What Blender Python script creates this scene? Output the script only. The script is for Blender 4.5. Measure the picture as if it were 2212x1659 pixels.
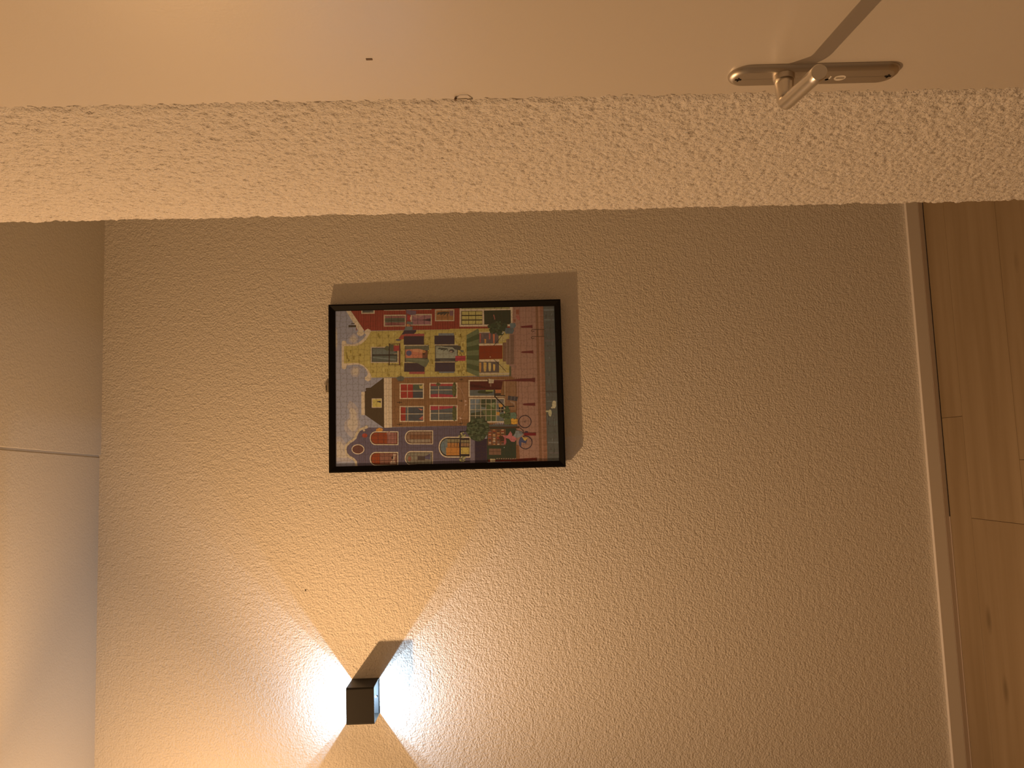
import bpy, bmesh, math, random
import numpy as np
from mathutils import Vector, Matrix

# ------------------------------------------------------------------ camera, world, lights, exposure
for o in list(bpy.data.objects):
    bpy.data.objects.remove(o, do_unlink=True)
SC = bpy.context.scene
COL = SC.collection
cam_data = bpy.data.cameras.new('camera')
cam_data.sensor_width = 36.0
cam_data.sensor_fit = 'HORIZONTAL'
cam_data.lens = 36.0 * 1700.0 / 2212.0
cam_data.clip_start = 0.02
cam = bpy.data.objects.new('camera', cam_data)
COL.objects.link(cam)
# the phone is held on its side: image right is down in the room, image up is to the right in the room
RX = Vector((-0.034113, -0.017559, -0.999264))      # image right
RY = Vector((-0.994622, 0.098432, 0.032225))      # image down
RZ = Vector((0.097794, 0.994989, -0.020822))      # viewing direction
m = Matrix.Identity(4)
for i in range(3):
    m[i][0] = RX[i]; m[i][1] = -RY[i]; m[i][2] = -RZ[i]
m[0][3], m[1][3], m[2][3] = 0.0, -2.35, 1.333
cam.matrix_world = m
SC.camera = cam

SC.view_settings.view_transform = 'Standard'
SC.view_settings.look = 'None'
SC.view_settings.exposure = 0.0
SC.view_settings.gamma = 1.0
SC.view_settings.use_curve_mapping = False

world = bpy.data.worlds.new('world')
SC.world = world
world.use_nodes = True
world.node_tree.nodes['Background'].inputs['Color'].default_value = (1.0, 0.57, 0.28, 1)
world.node_tree.nodes['Background'].inputs['Strength'].default_value = 0.188

def lamp(name, kind, loc, power, color, parent=None, **kw):
    d = bpy.data.lights.new(name, kind)
    d.energy = power; d.color = color
    for k, v in kw.items(): setattr(d, k, v)
    o = bpy.data.objects.new(name, d)
    o.location = loc
    COL.objects.link(o)
    if parent: o.parent = parent
    return o
WARM = (1.0, 0.565, 0.25)
COOL = (0.64, 0.90, 1.16)
HALL = (-1.05, -0.49, 2.108)
lamp('hall_lamp_bulb', 'POINT', HALL, 12.0, WARM, shadow_soft_size=0.012)
sp = lamp('hall_lamp_reflector', 'SPOT', HALL, 55.5, WARM, shadow_soft_size=0.012, spot_size=math.radians(168), spot_blend=0.6)
sp.rotation_euler = Vector((0.74, -0.55, -0.50)).to_track_quat('-Z', 'Y').to_euler()

# ------------------------------------------------------------------ helpers
def tag(o, label=None, cat=None, group=None, kind=None):
    if label: o['label'] = label
    if cat: o['category'] = cat
    if group: o['group'] = group
    if kind: o['kind'] = kind
    return o
def empty(name, loc, label, cat):
    o = bpy.data.objects.new(name, None)
    o.location = loc; o.empty_display_size = 0.05
    COL.objects.link(o)
    return tag(o, label, cat)
def link(name, me, mat, parent=None, kind=None, smooth=False):
    if mat is not None: me.materials.append(mat)
    if smooth:
        me.polygons.foreach_set('use_smooth', [True] * len(me.polygons))
    o = bpy.data.objects.new(name, me)
    COL.objects.link(o)
    if parent is not None: o.parent = parent
    if kind: o['kind'] = kind
    return o
def from_bm(name, bm, mat, parent=None, kind=None, smooth=False, bevel=0.0, seg=2):
    if bevel:
        bmesh.ops.bevel(bm, geom=bm.edges[:], offset=bevel, segments=seg, profile=0.5, affect='EDGES')
    bmesh.ops.recalc_face_normals(bm, faces=bm.faces[:])
    me = bpy.data.meshes.new(name); bm.to_mesh(me); bm.free()
    return link(name, me, mat, parent, kind, smooth)
def add_box(bm, x0, x1, y0, y1, z0, z1):
    v = [bm.verts.new((x, y, z)) for x in (x0, x1) for y in (y0, y1) for z in (z0, z1)]
    for f in ((0,1,3,2),(4,6,7,5),(0,4,5,1),(2,3,7,6),(0,2,6,4),(1,5,7,3)):
        bm.faces.new([v[i] for i in f])
def box(name, x0, x1, y0, y1, z0, z1, mat, parent=None, kind=None, bevel=0.0, seg=2):
    bm = bmesh.new(); add_box(bm, x0, x1, y0, y1, z0, z1)
    return from_bm(name, bm, mat, parent, kind, bevel=bevel, seg=seg)
def disc(bm, c, axis, r, h, n=24, r2=None):
    c = Vector(c); axis = Vector(axis).normalized()
    u = axis.orthogonal().normalized(); w = axis.cross(u)
    r2 = r if r2 is None else r2
    a = [bm.verts.new(c + (u*math.cos(t) + w*math.sin(t))*r) for t in [2*math.pi*i/n for i in range(n)]]
    b = [bm.verts.new(c + axis*h + (u*math.cos(t) + w*math.sin(t))*r2) for t in [2*math.pi*i/n for i in range(n)]]
    for i in range(n):
        bm.faces.new((a[i], a[(i+1) % n], b[(i+1) % n], b[i]))
    bm.faces.new(a[::-1]); bm.faces.new(b)
def sweep(bm, pts, radii, n=28):
    """a tube along pts with a radius at each point, capped at both ends"""
    pts = [Vector(p) for p in pts]
    T = [(pts[min(i+1, len(pts)-1)] - pts[max(i-1, 0)]).normalized() for i in range(len(pts))]
    u = T[0].orthogonal().normalized(); rings = []
    for i, p in enumerate(pts):
        u = (u - T[i]*u.dot(T[i])).normalized(); w = T[i].cross(u)
        rings.append([bm.verts.new(p + (u*math.cos(t) + w*math.sin(t))*radii[i]) for t in [2*math.pi*k/n for k in range(n)]])
    for a, b in zip(rings, rings[1:]):
        for k in range(n):
            bm.faces.new((a[k], a[(k+1) % n], b[(k+1) % n], b[k]))
    bm.faces.new(rings[0][::-1]); bm.faces.new(rings[-1])

# ------------------------------------------------------------------ materials
def mat(name, color, rough=0.6, metal=0.0, spec=0.5):
    M = bpy.data.materials.new(name); M.use_nodes = True
    b = M.node_tree.nodes['Principled BSDF']
    b.inputs['Base Color'].default_value = (*color, 1)
    b.inputs['Roughness'].default_value = rough
    b.inputs['Metallic'].default_value = metal
    b.inputs['Specular IOR Level'].default_value = spec
    return M, M.node_tree, b
def node(nt, t, **kw):
    n = nt.nodes.new(t)
    for k, v in kw.items():
        if k in n.inputs: n.inputs[k].default_value = v
        else: setattr(n, k, v)
    return n
def bump_noise(nt, b, layers, dist, clamp=None):
    """layers: (scale, detail, rough, distortion, weight)"""
    tc = node(nt, 'ShaderNodeTexCoord'); prev = None
    for s, d, r, q, w in layers:
        n = node(nt, 'ShaderNodeTexNoise'); n.inputs['Scale'].default_value = s
        n.inputs['Detail'].default_value = d; n.inputs['Roughness'].default_value = r; n.inputs['Distortion'].default_value = q
        nt.links.new(tc.outputs['Object'], n.inputs['Vector'])
        k = node(nt, 'ShaderNodeMath', operation='MULTIPLY'); k.inputs[1].default_value = w
        nt.links.new(n.outputs[0], k.inputs[0])
        if prev is None: prev = k
        else:
            a = node(nt, 'ShaderNodeMath', operation='ADD'); nt.links.new(prev.outputs[0], a.inputs[0]); nt.links.new(k.outputs[0], a.inputs[1]); prev = a
    if clamp:      # flat crests with pits between them
        cl = node(nt, 'ShaderNodeMapRange'); cl.inputs['From Min'].default_value = clamp[0]; cl.inputs['From Max'].default_value = clamp[1]
        cl.inputs['To Max'].default_value = clamp[1] - clamp[0]; cl.interpolation_type = 'SMOOTHSTEP'
        nt.links.new(prev.outputs[0], cl.inputs['Value']); prev = cl
    bp = node(nt, 'ShaderNodeBump'); bp.inputs['Strength'].default_value = 1.0; bp.inputs['Distance'].default_value = dist
    nt.links.new(prev.outputs[0], bp.inputs['Height']); nt.links.new(bp.outputs['Normal'], b.inputs['Normal'])
    return prev

WALLC = (0.80, 0.765, 0.71)
m_wall, nt, b = mat('fine_spatter_plaster', WALLC, 0.85, spec=0.25)
bump_noise(nt, b, [(195, 2.0, 0.5, 0.4, 1.0), (70, 1.0, 0.5, 0.0, 0.7)], 0.0031)
m_ceil, nt, b = mat('ceiling_plaster', (0.59, 0.56, 0.50), 0.9, spec=0.2)
bump_noise(nt, b, [(190, 2.0, 0.5, 0.4, 1.0), (60, 1.0, 0.5, 0.0, 0.6)], 0.0009)
m_rough, nt, b = mat('coarse_granular_plaster', (0.775, 0.745, 0.725), 0.9, spec=0.2)
bump_noise(nt, b, [(350, 1.5, 0.5, 0.3, 1.0)], 0.0029, clamp=(0.34, 0.56))

m_door, nt, b = mat('cream_satin_door_paint', (0.71, 0.665, 0.62), 0.35, spec=0.6)
b.inputs['Coat Weight'].default_value = 0.38; b.inputs['Coat Roughness'].default_value = 0.24; b.inputs['Coat IOR'].default_value = 1.6
bump_noise(nt, b, [(260, 2.0, 0.5, 0.0, 1.0), (7, 2.0, 0.5, 0.0, 6.0)], 0.00012)
m_smudge = mat('scuff_mark', (0.16, 0.10, 0.06), 0.7)[0]

m_black, nt, b = mat('matt_black_frame_foil', (0.006, 0.005, 0.004), 0.50, spec=0.15)
m_lampblack, nt, b = mat('black_powder_coat', (0.014, 0.0125, 0.011), 0.45, spec=0.2)
bump_noise(nt, b, [(900, 2.0, 0.5, 0.0, 1.0)], 0.0001)
m_lampgrey = mat('grey_cast_metal', (0.022, 0.023, 0.025), 0.6, 0.0, 0.3)[0]
m_board = mat('brown_hardboard', (0.22, 0.14, 0.08), 0.8)[0]
m_zinc = mat('dull_zinc', (0.42, 0.38, 0.32), 0.5, 0.6)[0]
m_dark = mat('dark_recess', (0.012, 0.008, 0.006), 0.8)[0]
m_joint = mat('jigsaw_cut', (0.15, 0.115, 0.09), 0.8)[0]

m_steel, nt, b = mat('brushed_nickel', (0.62, 0.575, 0.52), 0.34, 1.0)
tc = node(nt, 'ShaderNodeTexCoord'); mp = node(nt, 'ShaderNodeMapping'); mp.inputs['Scale'].default_value = (2500, 2500, 120)
nz = node(nt, 'ShaderNodeTexNoise'); nz.inputs['Scale'].default_value = 1.0
nt.links.new(tc.outputs['Object'], mp.inputs['Vector']); nt.links.new(mp.outputs['Vector'], nz.inputs['Vector'])
rr = node(nt, 'ShaderNodeMapRange'); rr.inputs['To Min'].default_value = 0.34; rr.inputs['To Max'].default_value = 0.42
nt.links.new(nz.outputs[0], rr.inputs['Value']); nt.links.new(rr.outputs[0], b.inputs['Roughness'])
m_satin = mat('satin_nickel', (0.78, 0.74, 0.68), 0.30, 1.0)[0]
m_white = mat('white_plastic', (0.82, 0.78, 0.72), 0.4)[0]

m_print, nt, b = mat('printed_card', (0.5, 0.5, 0.5), 0.55, spec=0.3)
at = node(nt, 'ShaderNodeAttribute', attribute_name='Col'); nt.links.new(at.outputs['Color'], b.inputs['Base Color'])

M = bpy.data.materials.new('acrylic_pane'); M.use_nodes = True; nt = M.node_tree
nt.nodes.remove(nt.nodes['Principled BSDF'])
tr = node(nt, 'ShaderNodeBsdfTransparent'); tr.inputs['Color'].default_value = (0.99, 0.99, 0.985, 1)
gl = node(nt, 'ShaderNodeBsdfGlossy'); gl.inputs['Roughness'].default_value = 0.12
fr = node(nt, 'ShaderNodeFresnel'); fr.inputs['IOR'].default_value = 1.35
ge = node(nt, 'ShaderNodeNewGeometry'); inv = node(nt, 'ShaderNodeMath', operation='SUBTRACT'); inv.inputs[0].default_value = 1.0
fm = node(nt, 'ShaderNodeMath', operation='MULTIPLY')   # only the outer face of the thin pane reflects
nt.links.new(ge.outputs['Backfacing'], inv.inputs[1]); nt.links.new(fr.outputs[0], fm.inputs[0]); nt.links.new(inv.outputs[0], fm.inputs[1])
mx = node(nt, 'ShaderNodeMixShader')
nt.links.new(fm.outputs[0], mx.inputs[0]); nt.links.new(tr.outputs[0], mx.inputs[1]); nt.links.new(gl.outputs[0], mx.inputs[2])
nt.links.new(mx.outputs[0], nt.nodes['Material Output'].inputs['Surface'])
m_glass = M

def wood(name, base, dark, rough, knots):
    M, nt, b = mat(name, base, rough, spec=0.35)
    tc = node(nt, 'ShaderNodeTexCoord'); oi = node(nt, 'ShaderNodeObjectInfo')
    off = node(nt, 'ShaderNodeVectorMath', operation='SCALE'); off.inputs['Scale'].default_value = 37.0
    cmb = node(nt, 'ShaderNodeCombineXYZ')
    for k in range(3): nt.links.new(oi.outputs['Random'], cmb.inputs[k])
    nt.links.new(cmb.outputs[0], off.inputs[0])
    ad = node(nt, 'ShaderNodeVectorMath', operation='ADD')
    nt.links.new(tc.outputs['Object'], ad.inputs[0]); nt.links.new(off.outputs[0], ad.inputs[1])
    def noise(sc, detail, dist=0.0):
        mp = node(nt, 'ShaderNodeMapping'); mp.inputs['Scale'].default_value = sc
        n = node(nt, 'ShaderNodeTexNoise'); n.inputs['Scale'].default_value = 1.0; n.inputs['Detail'].default_value = detail; n.inputs['Distortion'].default_value = dist
        nt.links.new(ad.outputs[0], mp.inputs['Vector']); nt.links.new(mp.outputs['Vector'], n.inputs['Vector'])
        return n
    grain = noise((2.2, 34, 34), 3.0, 0.3); band = noise((1.1, 13, 13), 1.0, 0.2)
    mixg = node(nt, 'ShaderNodeMath', operation='ADD'); nt.links.new(grain.outputs[0], mixg.inputs[0]); nt.links.new(band.outputs[0], mixg.inputs[1])
    ramp = node(nt, 'ShaderNodeValToRGB')
    ramp.color_ramp.elements[0].position = 0.36; ramp.color_ramp.elements[0].color = (*dark, 1)
    ramp.color_ramp.elements[1].position = 0.66; ramp.color_ramp.elements[1].color = (*base, 1)
    hf = node(nt, 'ShaderNodeMath', operation='MULTIPLY'); hf.inputs[1].default_value = 0.5
    nt.links.new(mixg.outputs[0], hf.inputs[0]); nt.links.new(hf.outputs[0], ramp.inputs[0])
    out = ramp.outputs['Color']
    if knots:
        mp = node(nt, 'ShaderNodeMapping'); mp.inputs['Scale'].default_value = (2.6, 8.0, 8.0)
        nt.links.new(ad.outputs[0], mp.inputs['Vector'])
        vo = node(nt, 'ShaderNodeTexVoronoi'); vo.inputs['Scale'].default_value = 1.0
        nt.links.new(mp.outputs['Vector'], vo.inputs['Vector'])
        kr = node(nt, 'ShaderNodeMapRange'); kr.inputs['From Min'].default_value = 0.03; kr.inputs['From Max'].default_value = 0.12
        kr.inputs['To Min'].default_value = 0.65; kr.inputs['To Max'].default_value = 0.0
        nt.links.new(vo.outputs['Distance'], kr.inputs['Value'])
        mk = node(nt, 'ShaderNodeMix', data_type='RGBA'); mk.inputs['B'].default_value = (dark[0]*.42, dark[1]*.40, dark[2]*.36, 1)
        nt.links.new(kr.outputs[0], mk.inputs['Factor']); nt.links.new(out, mk.inputs[6]); mk.inputs[7].default_value = (dark[0]*.5, dark[1]*.48, dark[2]*.42, 1)
        out = mk.outputs[2]
    nt.links.new(out, b.inputs['Base Color'])
    return M
m_plank = wood('oak_laminate', (0.315, 0.235, 0.142), (0.25, 0.178, 0.098), 0.42, True)
m_skirt = mat('greige_skirting_paint', (0.76, 0.71, 0.65), 0.55)[0]
m_skirt2 = mat('bare_skirting_foot', (0.52, 0.43, 0.355), 0.6)[0]

# ------------------------------------------------------------------ the setting
CEIL = 2.504
box('wall_back', -2.4, 1.5, 0.0, 0.15, -0.02, CEIL + 0.02, m_wall, kind='structure')
box('wall_light_block', 1.5, 1.62, -1.0, 0.15, -0.02, CEIL + 0.02, m_wall, kind='structure')  # unseen wall, added to keep world light from the right off the back wall

ceiling = box('ceiling', -2.4, 1.6, -3.3, 0.15, CEIL + 0.005, CEIL + 0.12, m_ceil, kind='structure')
# two plastered ceiling boards with an open V joint between them
def ceiling_panel(x0a, x0b, x1a, x1b, dz):
    # x..a at the back wall, x..b at y = -3.3
    bm = bmesh.new()
    lo = [(x0a, 0.0), (x1a, 0.0), (x1b, -3.3), (x0b, -3.3)]
    a = [bm.verts.new((x, y, CEIL + dz)) for x, y in lo]; c = [bm.verts.new((x, y, CEIL + 0.005)) for x, y in lo]
    bm.faces.new(a); bm.faces.new(c[::-1])
    for i in range(4): bm.faces.new((a[i], a[(i+1) % 4], c[(i+1) % 4], c[i]))
    return from_bm('panel', bm, m_ceil, ceiling)
ceiling_panel(0.0600, 0.1745, 1.6, 1.6, -0.002)
ceiling_panel(-2.4, -2.4, 0.0515, 0.1660, 0.0020)

floor = box('floor', -2.4, 1.6, -3.3, 0.0, -0.06, -0.0085, m_dark, kind='structure')
rg = random.Random(4)
def plank(x0, x1, y0, y1):
    g = 0.0004
    bm = bmesh.new(); add_box(bm, x0 + g, x1 - g, y0 + g, y1 - g, -0.0085, 0.0)
    top = [e for e in bm.edges if all(abs(v.co.z) < 1e-6 for v in e.verts)]
    bmesh.ops.bevel(bm, geom=top, offset=0.0006, segments=1, affect='EDGES')
    c = Vector(((x0+x1)/2, (y0+y1)/2, 0))
    for v in bm.verts: v.co -= c
    o = from_bm('plank', bm, m_plank, floor); o.location = c
    return o
ENDS = [0.085, -0.204, -0.040, 0.46, -0.55, 0.2, 0.75, -0.3, 0.35, -0.62, 0.1, 0.6, -0.1, 0.3]
L = 1.286
y1 = -0.0148
for k in range(14):
    y0 = -0.12 - 0.2295*k
    x = ENDS[k]
    while x > -2.4: x -= L
    while x < 1.6:
        plank(max(x, -2.4), min(x + L, 1.6), y0, y1); x += L
    y1 = y0

base = box('baseboard_back', -2.4, 1.5, -0.0115, 0.0, 0.0145, 0.0515, m_skirt, kind='structure', bevel=0.0008, seg=1)
box('lower_strip', -2.4, 1.5, -0.0120, 0.0, 0.0, 0.0145, m_skirt2, base, bevel=0.0006, seg=1)['label'] = 'bare reddish lower strip of the skirting'
box('trim_1', -2.4, -0.2065, -0.0149, -0.0120, -0.0080, 0.0012, m_skirt2, kind='structure')

# side wall: coarse granular plaster, really displaced so that both of its edges come out ragged
def blur_noise(rs, shape, sigma):
    a = rs.standard_normal(shape)
    fy = np.fft.fftfreq(shape[0])[:, None]; fx = np.fft.rfftfreq(shape[1])[None, :]
    a = np.fft.irfft2(np.fft.rfft2(a) * np.exp(-2*(math.pi*sigma)**2*(fy**2 + fx**2)), s=shape)
    return a / a.std()
rs = np.random.RandomState(8)
WX = 0.417
ny, nzz = 205, 1240
ZZ = np.linspace(-0.02, CEIL + 0.006, nzz)[:, None]; S = np.linspace(0, 1, ny)[None, :]
far = -1.0477 - 0.0187*ZZ; near = -1.4640 - 0.0136*ZZ
hgt = 0.68*blur_noise(rs, (nzz, ny), 0.75) + 0.32*blur_noise(rs, (nzz, ny), 1.7)
hgt = np.where(hgt < -0.7, -0.7 + 1.7*(hgt + 0.7), 0.8*hgt)
hgt = np.clip(hgt, -2.2, 1.4)
Yg = far + (near - far)*S
jag = 0.0012*blur_noise(rs, (nzz, ny), 1.3) + 0.0010*blur_noise(rs, (nzz, ny), 6)
edge = np.maximum(np.exp(-S*ny/3.0), np.exp(-(1 - S)*ny/2.0))
Yg = Yg + jag*edge
feather = np.clip((1 - S)*0.4162/0.011, 0, 1)
Xg = WX + 0.0004 - feather*(0.0026 + 0.0004*hgt) - 0.0006*hgt + 0*Yg
Zg = ZZ + 0*Yg
co = np.stack([Xg, Yg, Zg], -1).reshape(-1, 3)
idx = np.arange(ny*nzz).reshape(nzz, ny)
q = np.stack([idx[:-1, :-1], idx[:-1, 1:], idx[1:, 1:], idx[1:, :-1]], -1).reshape(-1, 4)
# return faces at both vertical edges
def column(x, j): return np.stack([np.full(nzz, x), Yg[:, j], ZZ[:, 0]], -1)
cf = column(WX + 0.12, 0); cn = column(WX + 0.12, ny - 1)
n0 = len(co); co = np.concatenate([co, cf, cn])
i0 = idx[:, 0]; i1 = idx[:, -1]; f0 = n0 + np.arange(nzz); f1 = f0 + nzz
q = np.concatenate([q, np.stack([i0[:-1], i0[1:], f0[1:], f0[:-1]], -1), np.stack([i1[1:], i1[:-1], f1[:-1], f1[1:]], -1), np.stack([f0[:-1], f0[1:], f1[1:], f1[:-1]], -1)])
me = bpy.data.meshes.new('wall_right')
me.from_pydata(co.tolist(), [], q.tolist())
me.update()
wall_right = link('wall_right', me, m_rough, kind='structure', smooth=True)
box('wall_right', WX, WX + 0.12, -2.32, -1.503, 2.105, CEIL + 0.006, m_rough, kind='structure')
box('wall_right', WX, WX + 0.12, -3.3, -2.32, -0.02, CEIL + 0.006, m_rough, kind='structure')

# door: flush satin cream leaf set level with the plaster
bm = bmesh.new(); add_box(bm, WX, WX + 0.04, -2.318, -1.4575, 0.002, 2.102)
for v in bm.verts:
    if v.co.y > -1.6: v.co.y += -0.0136*v.co.z
door = from_bm('door_1', bm, m_door, kind='structure', bevel=0.0015)

# ------------------------------------------------------------------ door furniture (parts of the door)
PZ0, PZ1, PY, PW = 0.8755, 1.0650, -1.5225, 0.0400
def stadium(z0, z1, yc, w, corner, x, n=10):
    pts = []; r = corner
    cs = [(yc + w/2 - r, z1 - r, 0), (yc - w/2 + r, z1 - r, 90), (yc - w/2 + r, z0 + r, 180), (yc + w/2 - r, z0 + r, 270)]
    for cy, cz, a0 in cs:
        for k in range(n + 1):
            t = math.radians(a0 + 90*k/n); pts.append((x, cy + r*math.cos(t), cz + r*math.sin(t)))
    return pts
bm = bmesh.new(); rings = []
for ins, h in ((0.0, 0.0), (0.0003, 0.0022), (0.0016, 0.0042), (0.0040, 0.0058), (0.0058, 0.0063), (0.0066, 0.0063)):
    rings.append([bm.verts.new(p) for p in stadium(PZ0 + ins, PZ1 - ins, PY, PW - 2*ins, 0.0195 - ins*0.9, WX - h)])
n = len(rings[0])
for a, c in zip(rings, rings[1:]):
    for k in range(n): bm.faces.new((a[k], a[(k+1) % n], c[(k+1) % n], c[k]))
bm.faces.new(rings[-1])
plate = from_bm('handle_plate', bm, m_steel, door, smooth=False)
for f in plate.data.polygons:
    f.use_smooth = len(f.vertices) == 4
plate['label'] = 'brushed nickel door plate with rounded ends'
FX = WX - 0.0060
for z in (1.0545, 0.8875):
    bm = bmesh.new()
    disc(bm, (FX + 0.0006, PY, z), (-1, 0, 0), 0.0042, 0.0008, 20, 0.0038)
    s = from_bm('screw', bm, m_zinc, plate)
    bm = bmesh.new(); add_box(bm, FX - 0.0008, FX + 0.0004, PY - 0.0034, PY + 0.0034, z - 0.0008, z + 0.0008); add_box(bm, FX - 0.0008, FX + 0.0004, PY - 0.0008, PY + 0.0008, z - 0.0034, z + 0.0034)
    tmp = bm
    me2 = bpy.data.meshes.new('screw'); 
    s.data.materials.append(m_dark)
    base_bm = bmesh.new(); base_bm.from_mesh(s.data)
    nf = len(base_bm.faces)
    add_box(base_bm, FX - 0.0009, FX + 0.0004, PY - 0.0034, PY + 0.0034, z - 0.0008, z + 0.0008)
    add_box(base_bm, FX - 0.0009, FX + 0.0004, PY - 0.0008, PY + 0.0008, z - 0.0034, z + 0.0034)
    base_bm.faces.ensure_lookup_table()
    for f in base_bm.faces[nf:]: f.material_index = 1
    base_bm.to_mesh(s.data); base_bm.free(); bm.free()
# occupancy indicator and emergency slot
bm = bmesh.new(); disc(bm, (FX + 0.0004, PY + 0.0010, 0.9405), (-1, 0, 0), 0.0066, 0.0010, 28, 0.0062)
ind = from_bm('lock_indicator', bm, m_white, plate); ind['label'] = 'small white round occupancy indicator'
ind.data.materials.append(m_zinc)
bb = bmesh.new(); bb.from_mesh(ind.data); nf = len(bb.faces)
add_box(bb, FX - 0.0009, FX, PY + 0.0001, PY + 0.0019, 0.9360, 0.9450); bb.faces.ensure_lookup_table()
for f in bb.faces[nf:]: f.material_index = 1
bb.to_mesh(ind.data); bb.free()
bm = bmesh.new(); disc(bm, (FX + 0.0004, PY + 0.0045, 0.9540), (-1, 0, 0), 0.0021, 0.0007, 16)
from_bm('release_hole', bm, m_dark, plate)
bm = bmesh.new(); add_box(bm, FX - 0.0008, FX + 0.0004, PY - 0.0040, PY + 0.0026, 0.9510, 0.9528)
from_bm('release_pin', bm, m_white, plate, bevel=0.0003, seg=1)
# collar and lever
bm = bmesh.new(); disc(bm, (FX + 0.0005, -1.528, 1.0058), (-1, 0, 0), 0.0118, 0.0060, 36, 0.0112); 
from_bm('collar', bm, m_steel, plate, smooth=False, bevel=0.0006)
E0 = Vector((FX - 0.0050, -1.528, 1.0058)); E1 = Vector((WX - 0.0375, -1.5282, 1.0058)); E2 = Vector((0.362, -1.632, 1.0125))
pts, rad = [], []
for k in range(5):
    t = k/4; pts.append(E0.lerp(E1 + Vector((0.0065, 0, 0)), t)); rad.append(0.0105 - 0.0012*t)
d1 = Vector((-1, 0, 0)); d2 = (E2 - E1).normalized()
A = E1 - d1*0.0065; B = E1 + d2*0.0085
for k in range(1, 8):
    t = k/7; pts.append(A*(1-t)**2 + E1*2*t*(1-t) + B*t*t); rad.append(0.0093 - 0.0015*t)
for k in range(1, 9):
    t = k/8; pts.append(B.lerp(E2, t)); rad.append(0.0078)
pts.append(E2 + d2*0.0008); rad.append(0.0070)
bm = bmesh.new(); sweep(bm, pts, rad, 32)
lever = from_bm('lever', bm, m_satin, plate, smooth=True)
lever['label'] = 'brushed nickel angled lever handle'
for f in lever.data.polygons:
    if len(f.vertices) > 4: f.use_smooth = False

# tiny wear marks and a cut cable clip, as on the door
box('scuff_mark', WX - 0.0004, WX + 0.0002, -1.5755, -1.5722, 1.4490, 1.4556, m_smudge, door)
nail = empty('wire_clip', (WX, -1.486, 1.3600), 'tiny dark bent wire clip at the edge between door and rough plaster', 'clip')
bm = bmesh.new(); sweep(bm, [(-0.0005, 0.006, 0.0085), (-0.0030, 0.0005, 0.0070), (-0.0034, -0.0014, 0.0050), (-0.0034, -0.0014, -0.0040), (-0.0030, 0.0010, -0.0060), (-0.0005, 0.006, -0.0110)], [0.0006]*6, 8)
from_bm('wire', bm, m_zinc, nail, smooth=True)
bm = bmesh.new(); disc(bm, (-0.0010, 0.0022, 0.0082), (-1, 0, 0.0), 0.0017, 0.0022, 12); from_bm('pin_head', bm, m_smudge, nail)

# ------------------------------------------------------------------ framed jigsaw puzzle
pic = empty('framed_puzzle', (0.2318, -0.0155, 1.4800), 'black framed jigsaw puzzle of canal houses hanging on the back wall', 'picture')
pic.rotation_euler = (math.radians(-0.55), math.radians(0.48), 0)
HW, HH, FW = 0.2505, 0.3475, 0.0185
# local axes: x right, z up, front towards -y; frame is 20 mm deep
prof = [(0.0, 0.0095), (0.0, -0.0080), (0.0008, -0.0086), (0.0045, -0.0086), (0.0053, -0.0081), (0.0165, -0.0018), (0.0185, -0.0010), (0.0185, 0.0095)]
def frame_side(cs):
    bm = bmesh.new(); rings = []
    for (cx, cz) in cs:
        rings.append([bm.verts.new((cx*(HW - i), y, cz*(HH - i))) for i, y in prof])
    k = len(prof)
    for i in range(k): bm.faces.new((rings[0][i], rings[0][(i+1) % k], rings[1][(i+1) % k], rings[1][i]))
    bm.faces.new(rings[0]); bm.faces.new(rings[1][::-1])
    return from_bm('frame_side', bm, m_black, pic)
for cs in (((-1,1),(1,1)), ((1,1),(1,-1)), ((1,-1),(-1,-1)), ((-1,-1),(-1,1))): frame_side(cs)
box('backing_board', -HW + 0.012, HW - 0.012, 0.0022, 0.0060, -HH + 0.012, HH - 0.012, m_board, pic)
box('glazing', -HW + 0.0175, HW - 0.0175, -0.0006, 0.0008, -HH + 0.0175, HH - 0.0175, m_glass, pic)['label'] = 'clear acrylic pane over the puzzle'
# hanging plate on top of the frame
hang = box('hanging_plate', -0.0128, 0.0172, 0.0070, 0.0086, HH - 0.006, HH + 0.0125, m_zinc, pic, bevel=0.0004, seg=1)
hang['label'] = 'small dull metal hanging plate above the frame'
box('slot', -0.0050, 0.0095, 0.0064, 0.0072, HH + 0.0098, HH + 0.0116, m_dark, hang)
bm = bmesh.new(); sweep(bm, [(0.0072, 0.0078, HH + 0.011), (0.0072, 0.0060, HH + 0.0150), (0.0066, 0.0078, HH + 0.0190), (0.0036, 0.0078, HH + 0.0190), (0.0030, 0.0060, HH + 0.0150), (0.0030, 0.0078, HH + 0.011)], [0.0006]*6, 8)
from_bm('wire_loop', bm, m_zinc, hang, smooth=True)

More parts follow.
